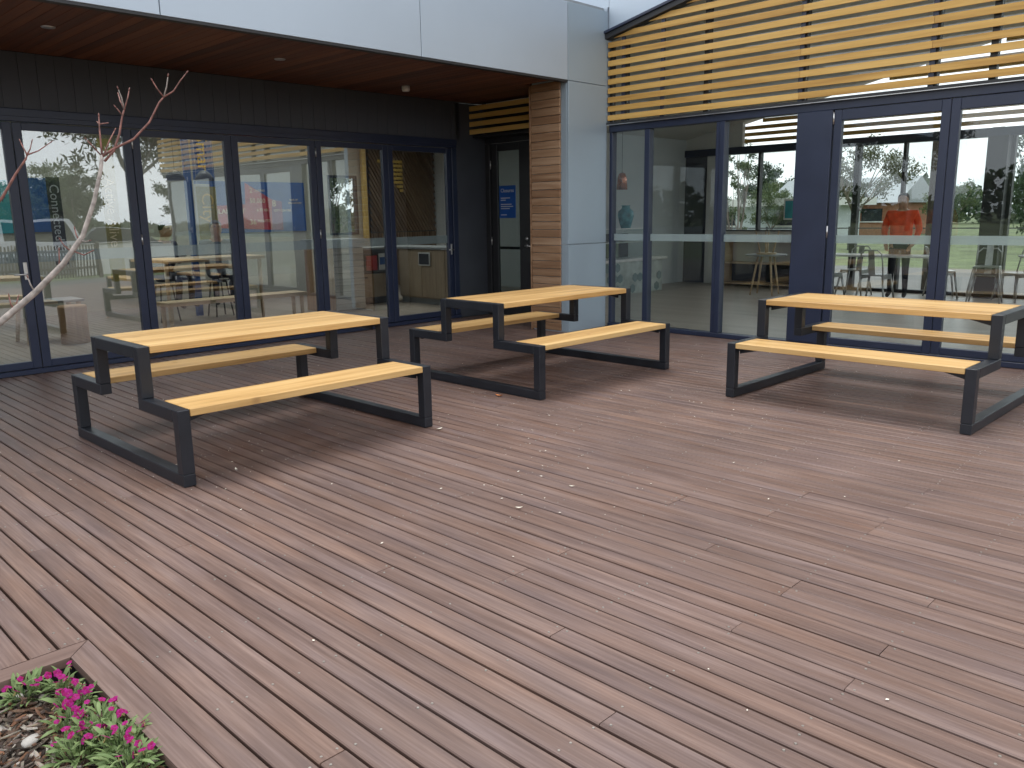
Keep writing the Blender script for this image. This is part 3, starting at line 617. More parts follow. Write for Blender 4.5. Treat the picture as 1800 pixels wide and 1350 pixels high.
ib = wallboard('display_board', 'red and blue display board covered in city facts on the rear wall', 7.05, 8.97, 1.235, 2.16, 'navy_print')
pr = MB(); pr.prism([(7.06, 1.33), (8.3, 1.27), (8.35, 1.78), (7.72, 2.14), (7.7, 1.75), (7.06, 1.72)], 14.4655, 14.4695, 1); pr = pr.build('red_field', 'red_print', ib); pr.location = -ib.location
pr = MB(); pr.prism([(8.22, 1.272), (8.46, 1.262), (8.46, 1.8), (8.25, 1.84)], 14.4635, 14.4652, 1); pr = pr.build('purple_field', 'purple_print', ib); pr.location = -ib.location
for s_, x, z, sz in (('2', 7.83, 2.0, .13), ('LEADING', 8.0, 2.0, .055), ('50,000', 7.95, 1.81, .12), ('8', 8.29, 1.76, .17), ('LARGEST', 7.42, 1.62, .13), ('6 STAR', 8.04, 1.64, .075), ('CITY CENTRE', 8.46, 1.63, .06), ('36', 7.83, 1.42, .14), ('MINUTE', 8.05, 1.44, .07), ('SAFE', 7.4, 1.42, .07), ('HUB OF', 8.72, 1.83, .05), ('EDUCATION', 8.74, 1.77, .05)):
    text('lettering', s_, 'cream_ink', ib, (x, 14.4622, z), (R(90), 0, 0), sz)
# chevron batten wall with yellow slatted triangle
cv = empty('chevron_wall', (11.2, 14.4, 0), 'brown timber batten feature wall with diagonal battens on the rear wall', 'wall')
box('backing', 'charcoal_paint', cv, 10.45, 12.28, 14.45, 14.495, .005, 2.94)
for k in range(26):
    xx = 10.5+k*.07
    box('batten', 'chevron_timber', cv, xx-.022, xx+.022, 14.41, 14.449, .01, 1.15)
for k in range(-14, 24):
    m = MB(); x0 = 10.46+k*.085; za, zb_ = 1.17, 2.93
    xa, xb = x0, x0+(zb_-za)*.62; 
    # clip the leaning batten to the wall
    t0 = max(0, (10.46-xa)/(xb-xa)); t1 = min(1, (12.22-xa)/(xb-xa))
    if t1-t0 < .05: continue
    p0 = (xb-(xb-xa)*t0-0, za+(zb_-za)*t0); p0 = (22.7-(xa+(xb-xa)*t0), p0[1]); p1 = (22.7-(xa+(xb-xa)*t1), za+(zb_-za)*t1)
    m.prism([p0, (p0[0]+.05, p0[1]), (p1[0]+.05, p1[1]), p1], 14.41, 14.449, 1); m.build('batten', 'chevron_timber', cv)
box('yellow_post', 'yellow_paint', cv, 10.30, 10.40, 14.36, 14.44, .005, 2.94, .004)
for k in range(8):
    z = 2.03+k*.085; wd_ = (z-1.95)*.95
    box('yellow_slat', 'yellow_paint', cv, 11.35-wd_, 11.36, 14.385, 14.405, z-.028, z+.028)
# reception counter
rc = empty('reception_counter', (8.4, 11.5, 0), 'reception counter with whitewashed board end and timber doors', 'counter')
box('carcass', 'charcoal_paint', rc, 7.42, 7.96, 11.22, 11.8, .005, 1.1)
for k in range(11): box('shiplap_board', 'shiplap_timber', rc, 7.4, 7.965, 11.195, 11.218, .012+k*.099, .012+k*.099+.094, .002)
box('side_board', 'stump_timber', rc, 7.24, 7.395, 11.2, 11.8, .005, 1.1, .003)
box('counter_top', 'grey_top', rc, 7.22, 8.0, 11.16, 11.85, 1.102, 1.14, .003)
box('carcass', 'charcoal_paint', rc, 7.97, 8.9, 11.72, 12.2, .005, .93); box('cabinet_door', 'cabinet_timber', rc, 7.98, 8.43, 11.695, 11.718, .12, .52, .003); box('cabinet_door', 'cabinet_timber', rc, 8.437, 8.885, 11.695, 11.718, .12, .52, .003)
box('handle', 'black_plastic', rc, 8.2, 8.38, 11.685, 11.6945, .45, .475)
box('counter_top', 'grey_top', rc, 7.97, 9.62, 11.65, 12.25, .932, .97, .003); box('brochure_shelf', 'charcoal_paint', rc, 7.98, 8.88, 11.62, 11.717, .555, .575)
box('carcass', 'cabinet_timber', rc, 9.02, 9.6, 9.75, 11.6, .1, .93); box('plinth', 'grey_top', rc, 9.05, 9.6, 9.77, 11.6, .005, .098)
for k in range(3): box('cabinet_door', 'cabinet_timber', rc, 8.998, 9.018, 9.77+k*.61, 9.77+k*.61+.6, .12, .92, .003)
box('counter_top', 'grey_top', rc, 8.97, 9.62, 9.7, 11.64, .932, .97, .003)
tag(box('red_folder', 'red_print', None, 8.36, 8.58, 11.66, 11.69, .5805, .83, .004), 'bright red folder standing on the brochure shelf of the counter', 'folder')
mg = box('magazine', 'white_paint', None, 8.62, 8.84, 11.66, 11.68, .5805, .86, .002); tag(mg, 'white magazine with dark cover picture on the brochure shelf', 'magazine')
box('cover_picture', 'navy_print', mg, 8.63, 8.83, 11.657, 11.6595, .67, .8)
ph = box('picture_frame', 'white_plastic', None, 8.965, 8.985, 10.72, 11.02, .66, .88, .003); tag(ph, 'small white framed picture fixed on the timber counter door', 'picture')
box('picture', 'charcoal_paint', ph, 8.962, 8.9645, 10.74, 11.0, .68, .86); 
cf = empty('coffee_machine', (9.3, 10.05, .971), 'black coffee machine on the reception counter', 'coffee machine')
box('body', 'black_plastic', cf, 9.14, 9.5, 9.85, 10.25, .972, 1.3, .02); box('cup_tray', 'steel', cf, 9.08, 9.139, 9.87, 10.23, .972, .99); box('spout', 'steel', cf, 9.08, 9.139, 10.0, 10.1, 1.14, 1.2, .008)
# high table, stools, people, pendants, stump, side table
def table(name, lab, x0, x1, y0, y1, h, th, topm, legm, inset=.06, lw=.05, splay=0):
    t = empty(name, ((x0+x1)/2, (y0+y1)/2, .004), lab, 'table')
    box('table_top', topm, t, x0, x1, y0, y1, h-th, h, .004)
    for sx in (0, 1):
        for sy in (0, 1):
            cx = x0+inset if sx == 0 else x1-inset; cy = y0+inset if sy == 0 else y1-inset
            m = MB(); dx = splay*(1 if sx else -1); dy = splay*(1 if sy else -1)
            m.tube([(cx+dx, cy+dy, .0045), (cx, cy, h-th-.001)], [lw*.45, lw*.6], 8); m.build('leg', legm, t)
    return t
table('high_table', 'long timber high table where two people sit behind the folding doors', 4.65, 6.15, 11.1, 11.75, .96, .05, 'pale_timber', 'pale_timber')
table('bench_table', 'low timber bench in front of the high table', 4.3, 6.3, 10.25, 10.6, .46, .05, 'pale_timber', 'pale_timber')
table('side_table', 'small grey side table near the stump stool', 2.95, 3.65, 11.2, 11.7, .52, .03, 'grey_top', 'pale_timber', splay=.05)
cup = MB(); cup.lathe([(.02, 0), (.036, .0), (.04, .1), (.036, .1), (.033, .01), (.01, .008)], (3.2, 11.4, .5205)); tag(cup.build('cup', 'white_plastic'), 'white cup standing on the small grey side table', 'cup')
stp = MB(); stp.lathe([(.02, 0), (.165, 0), (.16, .1), (.158, .3), (.165, .44), (.155, .465), (.02, .468)], (3.42, 10.98, .005), 22); tag(stp.build('stump_stool', 'stump_timber'), 'round tree stump stool behind the folding doors', 'stool')
for x, lab in ((5.08, 'black dome pendant lamp hanging left of the blue post'), (5.5, 'black dome pendant lamp hanging next to the Smart banner')):
    m = MB(); m.lathe([(.02, .14), (.05, .13), (.1, .08), (.14, 0), (.135, 0), (.095, .07), (.02, .11)], (x, 11.45, 2.02), 20); o = m.build('pendant_lamp', 'black_plastic'); tag(o, lab, 'lamp'); m = MB().tube([(x, 11.45, 2.15), (x, 11.45, 2.952)], .004, 6); m.build('cord', 'black_plastic', o)
def person(name, lab, loc, rz, shirt, trouser, pose):
    J = {}; E_ = []
    if pose == 'stand':
        J.update(pel=(0, 0, .95, .175, .125), wai=(0, 0, 1.1, .175, .12), che=(0, -.01, 1.3, .2, .13), nb=(0, -.01, 1.44, .09, .075), nk=(0, 0, 1.49, .058, .06), h1=(0, .025, 1.55, .085, .1), h2=(0, .02, 1.63, .1, .118), h3=(0, .01, 1.71, .07, .075))
        arms = {s: [(s*.2, -.01, 1.39, .078), (s*.27, -.04, 1.13, .058), (s*(.22), .1, .93, .034), (s*.19, .15, .87, .03)] for s in (-1, 1)}
        legs = {s: [(s*.095, 0, .87, .09), (s*.11, .02, .48, .058), (s*.12, -.02, .09, .042), (s*.13, .13, .035, .034)] for s in (-1, 1)}
    else:
        b = -.27
        J.update(pel=(0, 0, .95+b, .18, .14), wai=(0, .02, 1.08+b, .175, .125), che=(0, .06, 1.28+b, .195, .13), nb=(0, .09, 1.43+b, .09, .075), nk=(0, .11, 1.49+b, .058, .06), h1=(0, .14, 1.55+b, .085, .1), h2=(0, .145, 1.63+b, .1, .118), h3=(0, .135, 1.71+b, .07, .075))
        arms = {s: [(s*.2, .06, 1.38+b, .075), (s*.26, .08, 1.12+b, .056), (s*.16, .33, 1.275+b, .034), (s*.12, .41, 1.27+b, .028)] for s in (-1, 1)}
        legs = {s: [(s*.095, .04, .93+b, .09), (s*.12, .44, .93+b, .06), (s*.12, .4, .56+b, .042), (s*.13, .53, .5+b, .034)] for s in (-1, 1)}
    names = list(J); V = [J[n][:3] for n in names]; Rr = [J[n][3:] for n in names]
    mats = []
    def e(a, b_, m): E_.append((a, b_)); mats.append(m)
    for a, b_, m in ((0, 1, 0), (1, 2, 0), (2, 3, 0), (3, 4, 2), (4, 5, 2), (5, 6, 2), (6, 7, 2)): e(a, b_, m)
    for s in (-1, 1):
        base = 2
        for k, q in enumerate(arms[s]):
            V.append(q[:3]); Rr.append((q[3], q[3])); e(base, len(V)-1, 0 if k < 3 else 2); base = len(V)-1
        hd = Vector(arms[s][3][:3]); dr = (hd-Vector(arms[s][2][:3])).normalized()
        side = Vector((1, 0, 0))
        for f in range(5):
            ln = (.05, .075, .085, .078, .06)[f]; off = side*((f-2)*.016)
            st = hd+off*.9+dr*(.02 if f else -.005); th = (dr+(side*-.9*s if f == 0 else Vector((0, 0, 0)))).normalized() if f else (dr-side*s*.9).normalized()
            V.append(tuple(st)); Rr.append((.009, .009)); e(base, len(V)-1, 2); V.append(tuple(st+th*ln*.6)); Rr.append((.0085, .0085)); e(len(V)-2, len(V)-1, 2)
            V.append(tuple(st+th*ln*.9+Vector((0, 0, -.02)))); Rr.append((.007, .007)); e(len(V)-2, len(V)-1, 2)
        base = 0
        for k, q in enumerate(legs[s]):
            V.append(q[:3]); Rr.append((q[3], q[3])); e(base, len(V)-1, 1 if k < 3 else 3); base = len(V)-1
    me = bpy.data.meshes.new('sk'); me.from_pydata(V, E_, []); ob = bpy.data.objects.new('sk', me); COL.objects.link(ob)
    ob.modifiers.new('s', 'SKIN').use_smooth_shade = True
    sv = me.skin_vertices[0].data
    for k, r in enumerate(Rr): sv[k].radius = r; sv[k].use_root = (k == 0)
    ob.modifiers.new('d', 'SUBSURF').levels = 2
    dg = bpy.context.evaluated_depsgraph_get(); dg.update(); m2 = bpy.data.meshes.new_from_object(ob.evaluated_get(dg)); bpy.data.objects.remove(ob); m2.name = name
    m2.materials.clear()
    for q in (shirt, trouser, 'skin', 'rubber'): m2.materials.append(MATS[q])
    A = [Vector(V[a]) for a, _ in E_]; B = [Vector(V[b_]) for _, b_ in E_]
    for pg in m2.polygons:
        c = pg.center; best = 9; bi = 0
        for k in range(len(A)):
            d = B[k]-A[k]; t = max(0, min(1, (c-A[k]).dot(d)/max(1e-9, d.length_squared))); ds = (A[k]+d*t-c).length
            if ds < best: best = ds; bi = k
        mi_ = mats[bi]
        if bi < 3: mi_ = 0 if c.z > V[0][2]-.03 else 1
        elif mi_ == 1 and c.z > V[0][2]-.03: mi_ = 0
        pg.material_index = mi_
    o = link(name, m2, None, loc, (0, 0, rz)); tag(o, lab, 'person')
    hx = Vector(J['h2'][:3]); hm = MB(); n = 10
    prof = [(.001, .105), (.05, .095), (.08, .065), (.09, .02), (.088, -.02), (.07, -.06)]
    hm.lathe(prof, (0, 0, 0), 16); hv = []
    for (x_, y_, z_) in hm.v:
        yy_ = y_*1.12-.012; zz_ = z_
        if yy_ > .055 and z_ < .06: zz_ = .06
        hv.append((x_+hx.x, yy_+hx.y, zz_+hx.z))
    hm.v = hv; hm.build('hair', 'hair', o, True)
    fm = MB()
    fm.add([(hx.x-.012, hx.y+.082, hx.z-.03), (hx.x+.012, hx.y+.082, hx.z-.03), (hx.x, hx.y+.118, hx.z-.028), (hx.x, hx.y+.088, hx.z+.012)], [(0, 1, 2), (0, 2, 3), (1, 3, 2), (0, 3, 1)]); fm.build('nose', 'skin', o, True)
    for s in (-1, 1):
        em = MB(); em.lathe([(.001, -.009), (.007, -.005), (.01, 0), (.007, .005), (.001, .009)], (hx.x+s*.03, hx.y+.083, hx.z+.008), 8); em.build('eye', 'ink', o, True)
    return o
for x, y, rz, lab, sh in ((5.1, 12.22, R(200), 'person in dark clothing seated at the high table, long dark hair, before the blue post', 'dark_cloth'), (5.95, 12.22, R(165), 'person in grey top seated at the high table under the City banner', 'grey_cloth')):
    st = empty('bar_stool', (x, y, .004), 'black bar stool under the person ' + ('in dark clothing' if sh == 'dark_cloth' else 'in the grey top'), 'stool', 'stools at the high table')
    m = MB(); m.lathe([(.02, -.03), (.17, -.03), (.175, -.015), (.165, 0), (.02, .0)], (x, y, .565)); m.build('seat', 'black_plastic', st)
    for k in range(4):
        a = R(45+90*k); m = MB(); m.tube([(x+.2*math.cos(a), y+.2*math.sin(a), .005), (x+.12*math.cos(a), y+.12*math.sin(a), .534)], .012, 8); m.build('leg', 'black_plastic', st)
    person('person', lab, (x, y, .01), rz, sh, 'dark_cloth', 'sit')

# ==================================================================  THINGS INSIDE THE HALL
person('person', 'standing person in bright orange shirt and dark trousers inside the hall', (14.45, 5.08, .004), R(100), 'orange_cloth', 'dark_cloth', 'stand')
fc = empty('food_counter', (12.4, 9.4, 0), 'pale hexagon tiled food counter with glass display case beside the pillar', 'counter')
box('base', 'hex_tile', fc, 11.2, 13.5, 9.15, 9.75, .005, .6); box('counter_top', 'white_plastic', fc, 11.15, 13.6, 9.1, 9.78, .602, .65, .004)
plain('hex_grey', (.2, .27, .27), .3, 0, .1)
hexm = MB(); hexm.prism([(.085*math.cos(R(60*k+30)), .085*math.sin(R(60*k+30))) for k in range(6)], -.004, .004, 1); hx1 = hexm.mesh('tile', 'hex_grey')
for k in range(34):
    cx = 11.3+(k % 14)*.155; cz = .1+(k//14)*.2
    if RND.random() < .5 and cx < 13.4: link('tile', hx1, fc, (cx+(.077 if (k//14) % 2 else 0), 9.1465, cz), world=True)
box('display_back', 'charcoal_paint', fc, 11.3, 13.0, 9.6, 9.7, .652, 1.1); 
for a in ((11.3, 13.0, 9.2, 9.206, .652, 1.18), (11.3, 13.0, 9.2, 9.7, 1.18, 1.188), (13.0, 13.006, 9.2, 9.7, .652, 1.18)): box('display_glass', 'glass_clear', fc, *a)
box('shelf', 'white_plastic', fc, 11.32, 12.98, 9.22, 9.58, .94, .955)
for a in ((12.985, 13.01, 9.185, 9.199, .652, 1.2), (11.3, 13.01, 9.185, 9.199, 1.19, 1.205), (11.29, 11.31, 9.185, 9.199, .652, 1.19)): box('trim', 'white_plastic', fc, *a)
vs = MB(); vs.lathe([(.02, 0), (.085, 0), (.12, .12), (.15, .24), (.14, .32), (.08, .375), (.07, .41), (.09, .43), (.08, .43), (.05, .4), (.02, .39)], (12.67, 9.42, 1.1885), 24); tag(vs.build('vase', 'ceramic'), 'tall blue glazed vase standing on the glass display case', 'vase')
m = MB(); m.lathe([(.02, .3), (.055, .285), (.078, .23), (.085, .2), (.1, 0), (.093, 0), (.078, .19), (.02, .25)], (12.45, 9.35, 1.9), 20); o = m.build('pendant_lamp', 'copper'); tag(o, 'copper pendant lamp hanging over the food counter', 'lamp'); m = MB().tube([(12.45, 9.35, 2.19), (12.45, 9.35, 3.1)], .004, 6); m.build('cord', 'black_plastic', o)
def round_table(lab, x, y, r, h, topm):
    t = empty('round_table', (x, y, .003), lab, 'table'); m = MB(); m.lathe([(.02, -.028), (r-.02, -.028), (r, -.012), (r-.006, 0), (.02, 0)], (x, y, h), 32); m.build('table_top', topm, t)
    for k in range(4):
        a = R(45+90*k+10); m = MB(); m.tube([(x+r*.78*math.cos(a), y+r*.78*math.sin(a), .004), (x+r*.42*math.cos(a), y+r*.42*math.sin(a), h-.029)], [.014, .023], 8); m.build('leg', 'pale_timber', t)
    return t
round_table('round grey table with an upturned stool on it in the hall', 13.75, 7.12, .36, .72, 'grey_top')
us = empty('stool', (13.72, 7.1, .721), 'upturned stool resting on the round grey table, legs in the air', 'stool'); m = MB(); m.lathe([(.02, 0), (.17, 0), (.175, .015), (.17, .03), (.02, .03)], (13.72, 7.1, .722)); m.build('seat', 'pale_timber', us)
for k in range(4):
    a = R(20+90*k); m = MB(); m.tube([(13.72+.11*math.cos(a), 7.1+.11*math.sin(a), .753), (13.72+.2*math.cos(a), 7.1+.2*math.sin(a), 1.13)], [.016, .011], 8); m.build('leg', 'pale_timber', us)
round_table('round white table with splayed timber legs next to the stacked metal chairs', 14.75, 2.98, .42, .74, 'white_plastic')
table('long_table', 'long white table in the hall behind the glass', 13.75, 14.3, 4.3, 6.5, .74, .03, 'white_plastic', 'steel', splay=.03)
lb = empty('low_bookcase', (15.1, 7.9, 0), 'low timber bookcase under the rear window of the hall', 'bookcase')
box('carcass', 'pale_timber', lb, 15.0, 15.38, 7.05, 7.1, .003, .9); box('carcass', 'pale_timber', lb, 15.0, 15.38, 8.7, 8.75, .003, .9)
for z in (.05, .45, .88): box('shelf', 'pale_timber', lb, 15.0, 15.38, 7.101, 8.699, z, z+.025)
box('back', 'charcoal_paint', lb, 15.36, 15.379, 7.102, 8.698, .076, .44)
plain('galvanised', (.42, .43, .43), .32, .85, .2, 14)
def metal_chair():
    t = empty('metal_chair', (0, 0, 0)); h = .45
    m = MB(); m.box(-.18, .18, -.18, .18, h-.02, h, .008); m.build('seat', 'galvanised', t, True)
    for sx in (-1, 1):
        for sy in (-1, 1):
            m = MB(); m.tube([(sx*.23, sy*.23, 0), (sx*.165, sy*.165, h-.02)], [.013, .02], 7); m.build('leg', 'galvanised', t, True)
        m = MB(); m.box(sx*.18-.004, sx*.18+.004, -.15, .15, h-.07, h-.021); m.build('apron', 'galvanised', t, True)
    m = MB(); m.tube([(-.17, -.17, h), (-.17, -.22, h+.2), (-.16, -.25, h+.33), (-.1, -.265, h+.39), (.1, -.265, h+.39), (.16, -.25, h+.33), (.17, -.22, h+.2), (.17, -.17, h)], .011, 7); m.build('back_frame', 'galvanised', t, True)
    m = MB(); m.prism([(-.05, h), (.05, h), (.045, h+.38), (-.045, h+.38)], -.004, .004, 1); b = m.build('backrest', 'galvanised', t, True)
    for v in b.data.vertices: v.co.y += -.175-(v.co.z-h)*.23
    return t
mc = metal_chair(); first = True
for x, y, z, rz, lab, grp in ((14.35, 3.72, .003, 100, 'galvanised metal chair at the bottom of the stack by the rear glass', None), (14.35, 3.72, .135, 100, 'galvanised metal chair stacked on top of another by the rear glass', None),
    (14.95, 4.55, .003, 205, 'galvanised metal chair beside the dark column', None), (13.55, 5.9, .003, -90, 'galvanised metal chair pushed up to the long white table', 'chairs at the long table'), (13.55, 5.1, .003, -90, 'galvanised metal chair pushed up to the long white table', 'chairs at the long table'),
    (14.55, 5.85, .003, 90, 'galvanised metal chair pushed up to the long white table', 'chairs at the long table'), (15.0, 3.45, .003, 60, 'galvanised metal chair between the chair stack and rear glass', None), (14.15, 2.55, .003, -60, 'galvanised metal chair drawn up to the round white table', None)):
    o = mc if first else copy_tree(mc); first = False; o.location = (x, y, z); o.rotation_euler = (0, 0, R(rz))
    if 'group' in o: del o['group']
    tag(o, lab, 'chair', grp or 'metal chairs in the hall')
po = box('poster', 'white_paint', None, XB+.03, XB+.0385, 7.32, 7.66, 1.3, 1.69); tag(po, 'white bordered teal poster stuck on the rear window', 'poster'); box('print', 'teal_print', po, XB+.0275, XB+.0295, 7.345, 7.635, 1.33, 1.66)

# ==================================================================  PLANTER BED
bed = struct(empty('planter_bed', (0, 1, -.25)))
MB().box(-4.6, .772, -3.4, 2.922, -.245, -.072).build('soil', 'soil', bed)
def chip(seed, mat):
    r = random.Random(seed); n = 6; ln, wd_ = r.uniform(.008, .036), r.uniform(.0028, .009); th = r.uniform(.0008, .0024); pr_ = []
    for k in range(n): a = 2*math.pi*k/n; pr_.append((ln*math.cos(a)*r.uniform(.75, 1.1), wd_*math.sin(a)*r.uniform(.7, 1.15)))
    m = MB(); v = [(a, b, -th+r.uniform(-.001, .001)) for a, b in pr_]+[(a*.9, b*.85, th+r.uniform(-.002, .002)) for a, b in pr_]
    m.add(v, [tuple(range(n-1, -1, -1)), tuple(range(n, 2*n))]+[(k, (k+1) % n, n+(k+1) % n, n+k) for k in range(n)]); return m.mesh('mulch_chip', mat)
mm, tt, bb = newmat('mulch'); geo = tt.nodes.new('ShaderNodeNewGeometry'); oi = tt.nodes.new('ShaderNodeObjectInfo'); am = tt.nodes.new('ShaderNodeMath'); am.operation = 'ADD'; fr_ = tt.nodes.new('ShaderNodeMath'); fr_.operation = 'FRACT'
tt.links.new(geo.outputs['Random Per Island'], am.inputs[0]); tt.links.new(oi.outputs['Random'], am.inputs[1]); tt.links.new(am.outputs[0], fr_.inputs[0]); rr_ = tt.nodes.new('ShaderNodeValToRGB'); rr_.color_ramp.interpolation = 'LINEAR'
for q, c_ in ((.15, (.09, .06, .045)), (.35, (.2, .13, .09)), (.5, (.3, .14, .07)), (.62, (.17, .12, .1)), (.75, (.36, .29, .22)), (.9, (.5, .45, .38))):
    ee = rr_.color_ramp.elements.new(q); ee.color = rgba(c_)
rr_.color_ramp.elements[0].color = (.05, .038, .03, 1); rr_.color_ramp.elements[-1].color = (.58, .53, .46, 1)
tt.links.new(fr_.outputs[0], rr_.inputs[0]); nz_ = tt.nodes.new('ShaderNodeTexNoise'); nz_.inputs['Scale'].default_value = 160; bp_ = tt.nodes.new('ShaderNodeBump'); bp_.inputs['Strength'].default_value = .6; bp_.inputs['Distance'].default_value = .003
ml_ = tt.nodes.new('ShaderNodeMix'); ml_.data_type = 'RGBA'; ml_.blend_type = 'MULTIPLY'; ml_.inputs['Factor'].default_value = .6; tt.links.new(rr_.outputs[0], ml_.inputs['A']); tt.links.new(nz_.outputs['Color'], ml_.inputs['B']); tt.links.new(ml_.outputs['Result'], bb.inputs['Base Color'])
tt.links.new(nz_.outputs['Fac'], bp_.inputs['Height']); tt.links.new(bp_.outputs[0], bb.inputs['Normal']); bb.inputs['Roughness'].default_value = .9
chips = [chip(k, 'mulch') for k in range(24)]
far = MB(); nchip = 0
for k in range(9000):
    if k < 3800: x, y = RND.uniform(.1, .76), RND.uniform(1.85, 2.9)
    else: x, y = RND.uniform(-1.6, .76), RND.uniform(-.6, 2.9)
    z = -.07+RND.random()**2*.03; rot = (RND.gauss(0, .4), RND.gauss(0, .4), RND.uniform(0, 6.28)); me = RND.choice(chips)
    if k < 3800 and nchip < 290 and in_frame((x, y, z), .05): link('mulch_chip', me, bed, (x, y, z), rot, [RND.uniform(.7, 1.25)]*3, world=True); nchip += 1
    else:
        mt = Matrix.Translation((x, y, z)) @ Euler(rot).to_matrix().to_4x4(); far.add([mt @ v.co for v in me.vertices], [p.vertices for p in me.polygons])
fo = far.build('loose_mulch', 'mulch', bed); fo['kind'] = 'stuff'
sm = bmesh.new(); bmesh.ops.create_icosphere(sm, subdivisions=2, radius=1)
for v in sm.verts: v.co = Vector((v.co.x*.03, v.co.y*.02, v.co.z*.014))*(1+.12*math.sin(9*v.co.x+5*v.co.y))
stm = bpy.data.meshes.new('pebble'); sm.to_mesh(stm); sm.free(); stm.materials.append(MATS['stone']); stm.polygons.foreach_set('use_smooth', [True]*len(stm.polygons))
tag(link('pebble', stm, None, (.54, 2.58, -.045), (0, 0, .6)), 'smooth white pebble lying on the bark mulch', 'pebble'); tag(link('pebble', stm, None, (.585, 2.87, -.045), (0, .2, 1.9), (.8, .8, .8)), 'smaller white pebble beside the flowers at the planter corner', 'pebble')
# dianthus: leaf, flower
def leafmesh():
    m = MB(); pr_ = [(0, .001), (.3, .0055), (.6, .0065), (.85, .004), (1, .0003)]; ln = .058; v = []
    for t, w_ in pr_:
        z = .010*math.sin(t*2.4)-.006*t*t; v += [(t*ln, -w_, z+.0016), (t*ln, 0, z), (t*ln, w_, z+.0016)]
    m.add(v, [(i*3+j, i*3+j+1, i*3+j+4, i*3+j+3) for i in range(4) for j in range(2)], True); return m.mesh('leaf', 'leaf_dianthus')
LEAF = leafmesh()
def flowermesh():
    m = MB(); r = random.Random(3)
    for k in range(5):
        a = 2*math.pi*k/5; ca, sa = math.cos(a), math.sin(a); v = []
        for d, w_, z in ((.001, .0012, .0), (.007, .0055, .0022), (.0125, .0088, .0028), (.0155, .0062, .0012)):
            for s in (-1, -.3, .3, 1): dd = d+(.0018*(-1 if abs(s) > .9 else 1) if d > .012 else 0); v.append((dd*ca-s*w_*sa, dd*sa+s*w_*ca, z+.0006*abs(s)*k/5))
        m.add(v, [(i*4+j, i*4+j+1, i*4+j+5, i*4+j+4) for i in range(3) for j in range(3)], True)
    me = m.mesh('flower', 'petal_magenta'); return me
FLW = flowermesh()
CAL = MB().lathe([(.0006, -.02), (.0026, -.018), (.003, -.004), (.0012, .0005)], (0, 0, 0), 7).mesh('calyx', 'calyx')
EYE = MB().lathe([(.0003, .001), (.0026, .0012), (.002, .0024), (.0003, .0028)], (0, 0, 0), 7).mesh('flower_eye', 'flower_eye')
def dianthus(lab, x, y, rad, nl, nf, hgt, seed):
    r = random.Random(seed); z0 = -.068; p = empty('dianthus', (x, y, z0), lab, 'flower', 'dianthus in the planter'); stems = MB()
    for k in range(nl):
        a = r.uniform(0, 6.283); q = rad*math.sqrt(r.random())*.85; zz = hgt*(.12+.75*r.random())*(1-.45*(q/rad)**2); el = r.uniform(-.1, .95)
        o = link('leaf', LEAF, p, (q*math.cos(a), q*math.sin(a), zz), (r.gauss(0, .3), -el, a+r.gauss(0, .6)), [r.uniform(.6, 1.15)]*3)
    for k in range(nl//3):
        a = r.uniform(0, 6.283); q = rad*math.sqrt(r.random())*.8; stems.tube([(q*.25*math.cos(a), q*.25*math.sin(a), 0), (q*.8*math.cos(a), q*.8*math.sin(a), hgt*.45), (q*math.cos(a), q*math.sin(a), hgt*.8)], .0013, 5)
    for k in range(nf):
        a = r.uniform(0, 6.283); q = rad*math.sqrt(r.random()); zz = hgt*r.uniform(.8, 1.25); tx, ty = r.gauss(0, .45), r.gauss(0, .45); lx, ly = q*math.cos(a), q*math.sin(a)
        s = r.uniform(.5, .85); f = link('flower', FLW, p, (lx, ly, zz), (tx-.25, ty+.1, r.uniform(0, 6)), [s]*3); link('calyx', CAL, f); link('flower_eye', EYE, f)
        stems.tube([(lx*.5, ly*.5, hgt*.2), (lx*.95, ly*.95, zz-.02)], .0011, 5)
    stems.build('stems', 'leaf_dianthus', p, True)
dianthus('magenta dianthus with broad green leaves in the planter corner by the timber edge', .60, 2.855, .062, 70, 9, .075, 1)
dianthus('straggly magenta dianthus along the timber edge behind the leafy corner plant', .695, 2.80, .05, 30, 9, .08, 2)
dianthus('straggly dianthus full of small blooms in the middle of the planter row', .69, 2.665, .06, 46, 16, .09, 3)
dianthus('dianthus with purple magenta blooms beside the white pebble', .645, 2.56, .055, 44, 13, .08, 4)
dianthus('large leafy dianthus clump spilling towards the timber edge', .70, 2.46, .075, 90, 12, .09, 5)
dianthus('dense green dianthus clump pressed against the deck edge, few blooms', .715, 2.34, .07, 90, 7, .095, 6)
dianthus('leafy dianthus clump in front of the pebble with scattered blooms', .615, 2.41, .065, 76, 9, .08, 8)
dianthus('dense dianthus clump at the end of the row along the deck edge', .70, 2.225, .075, 90, 8, .095, 9)
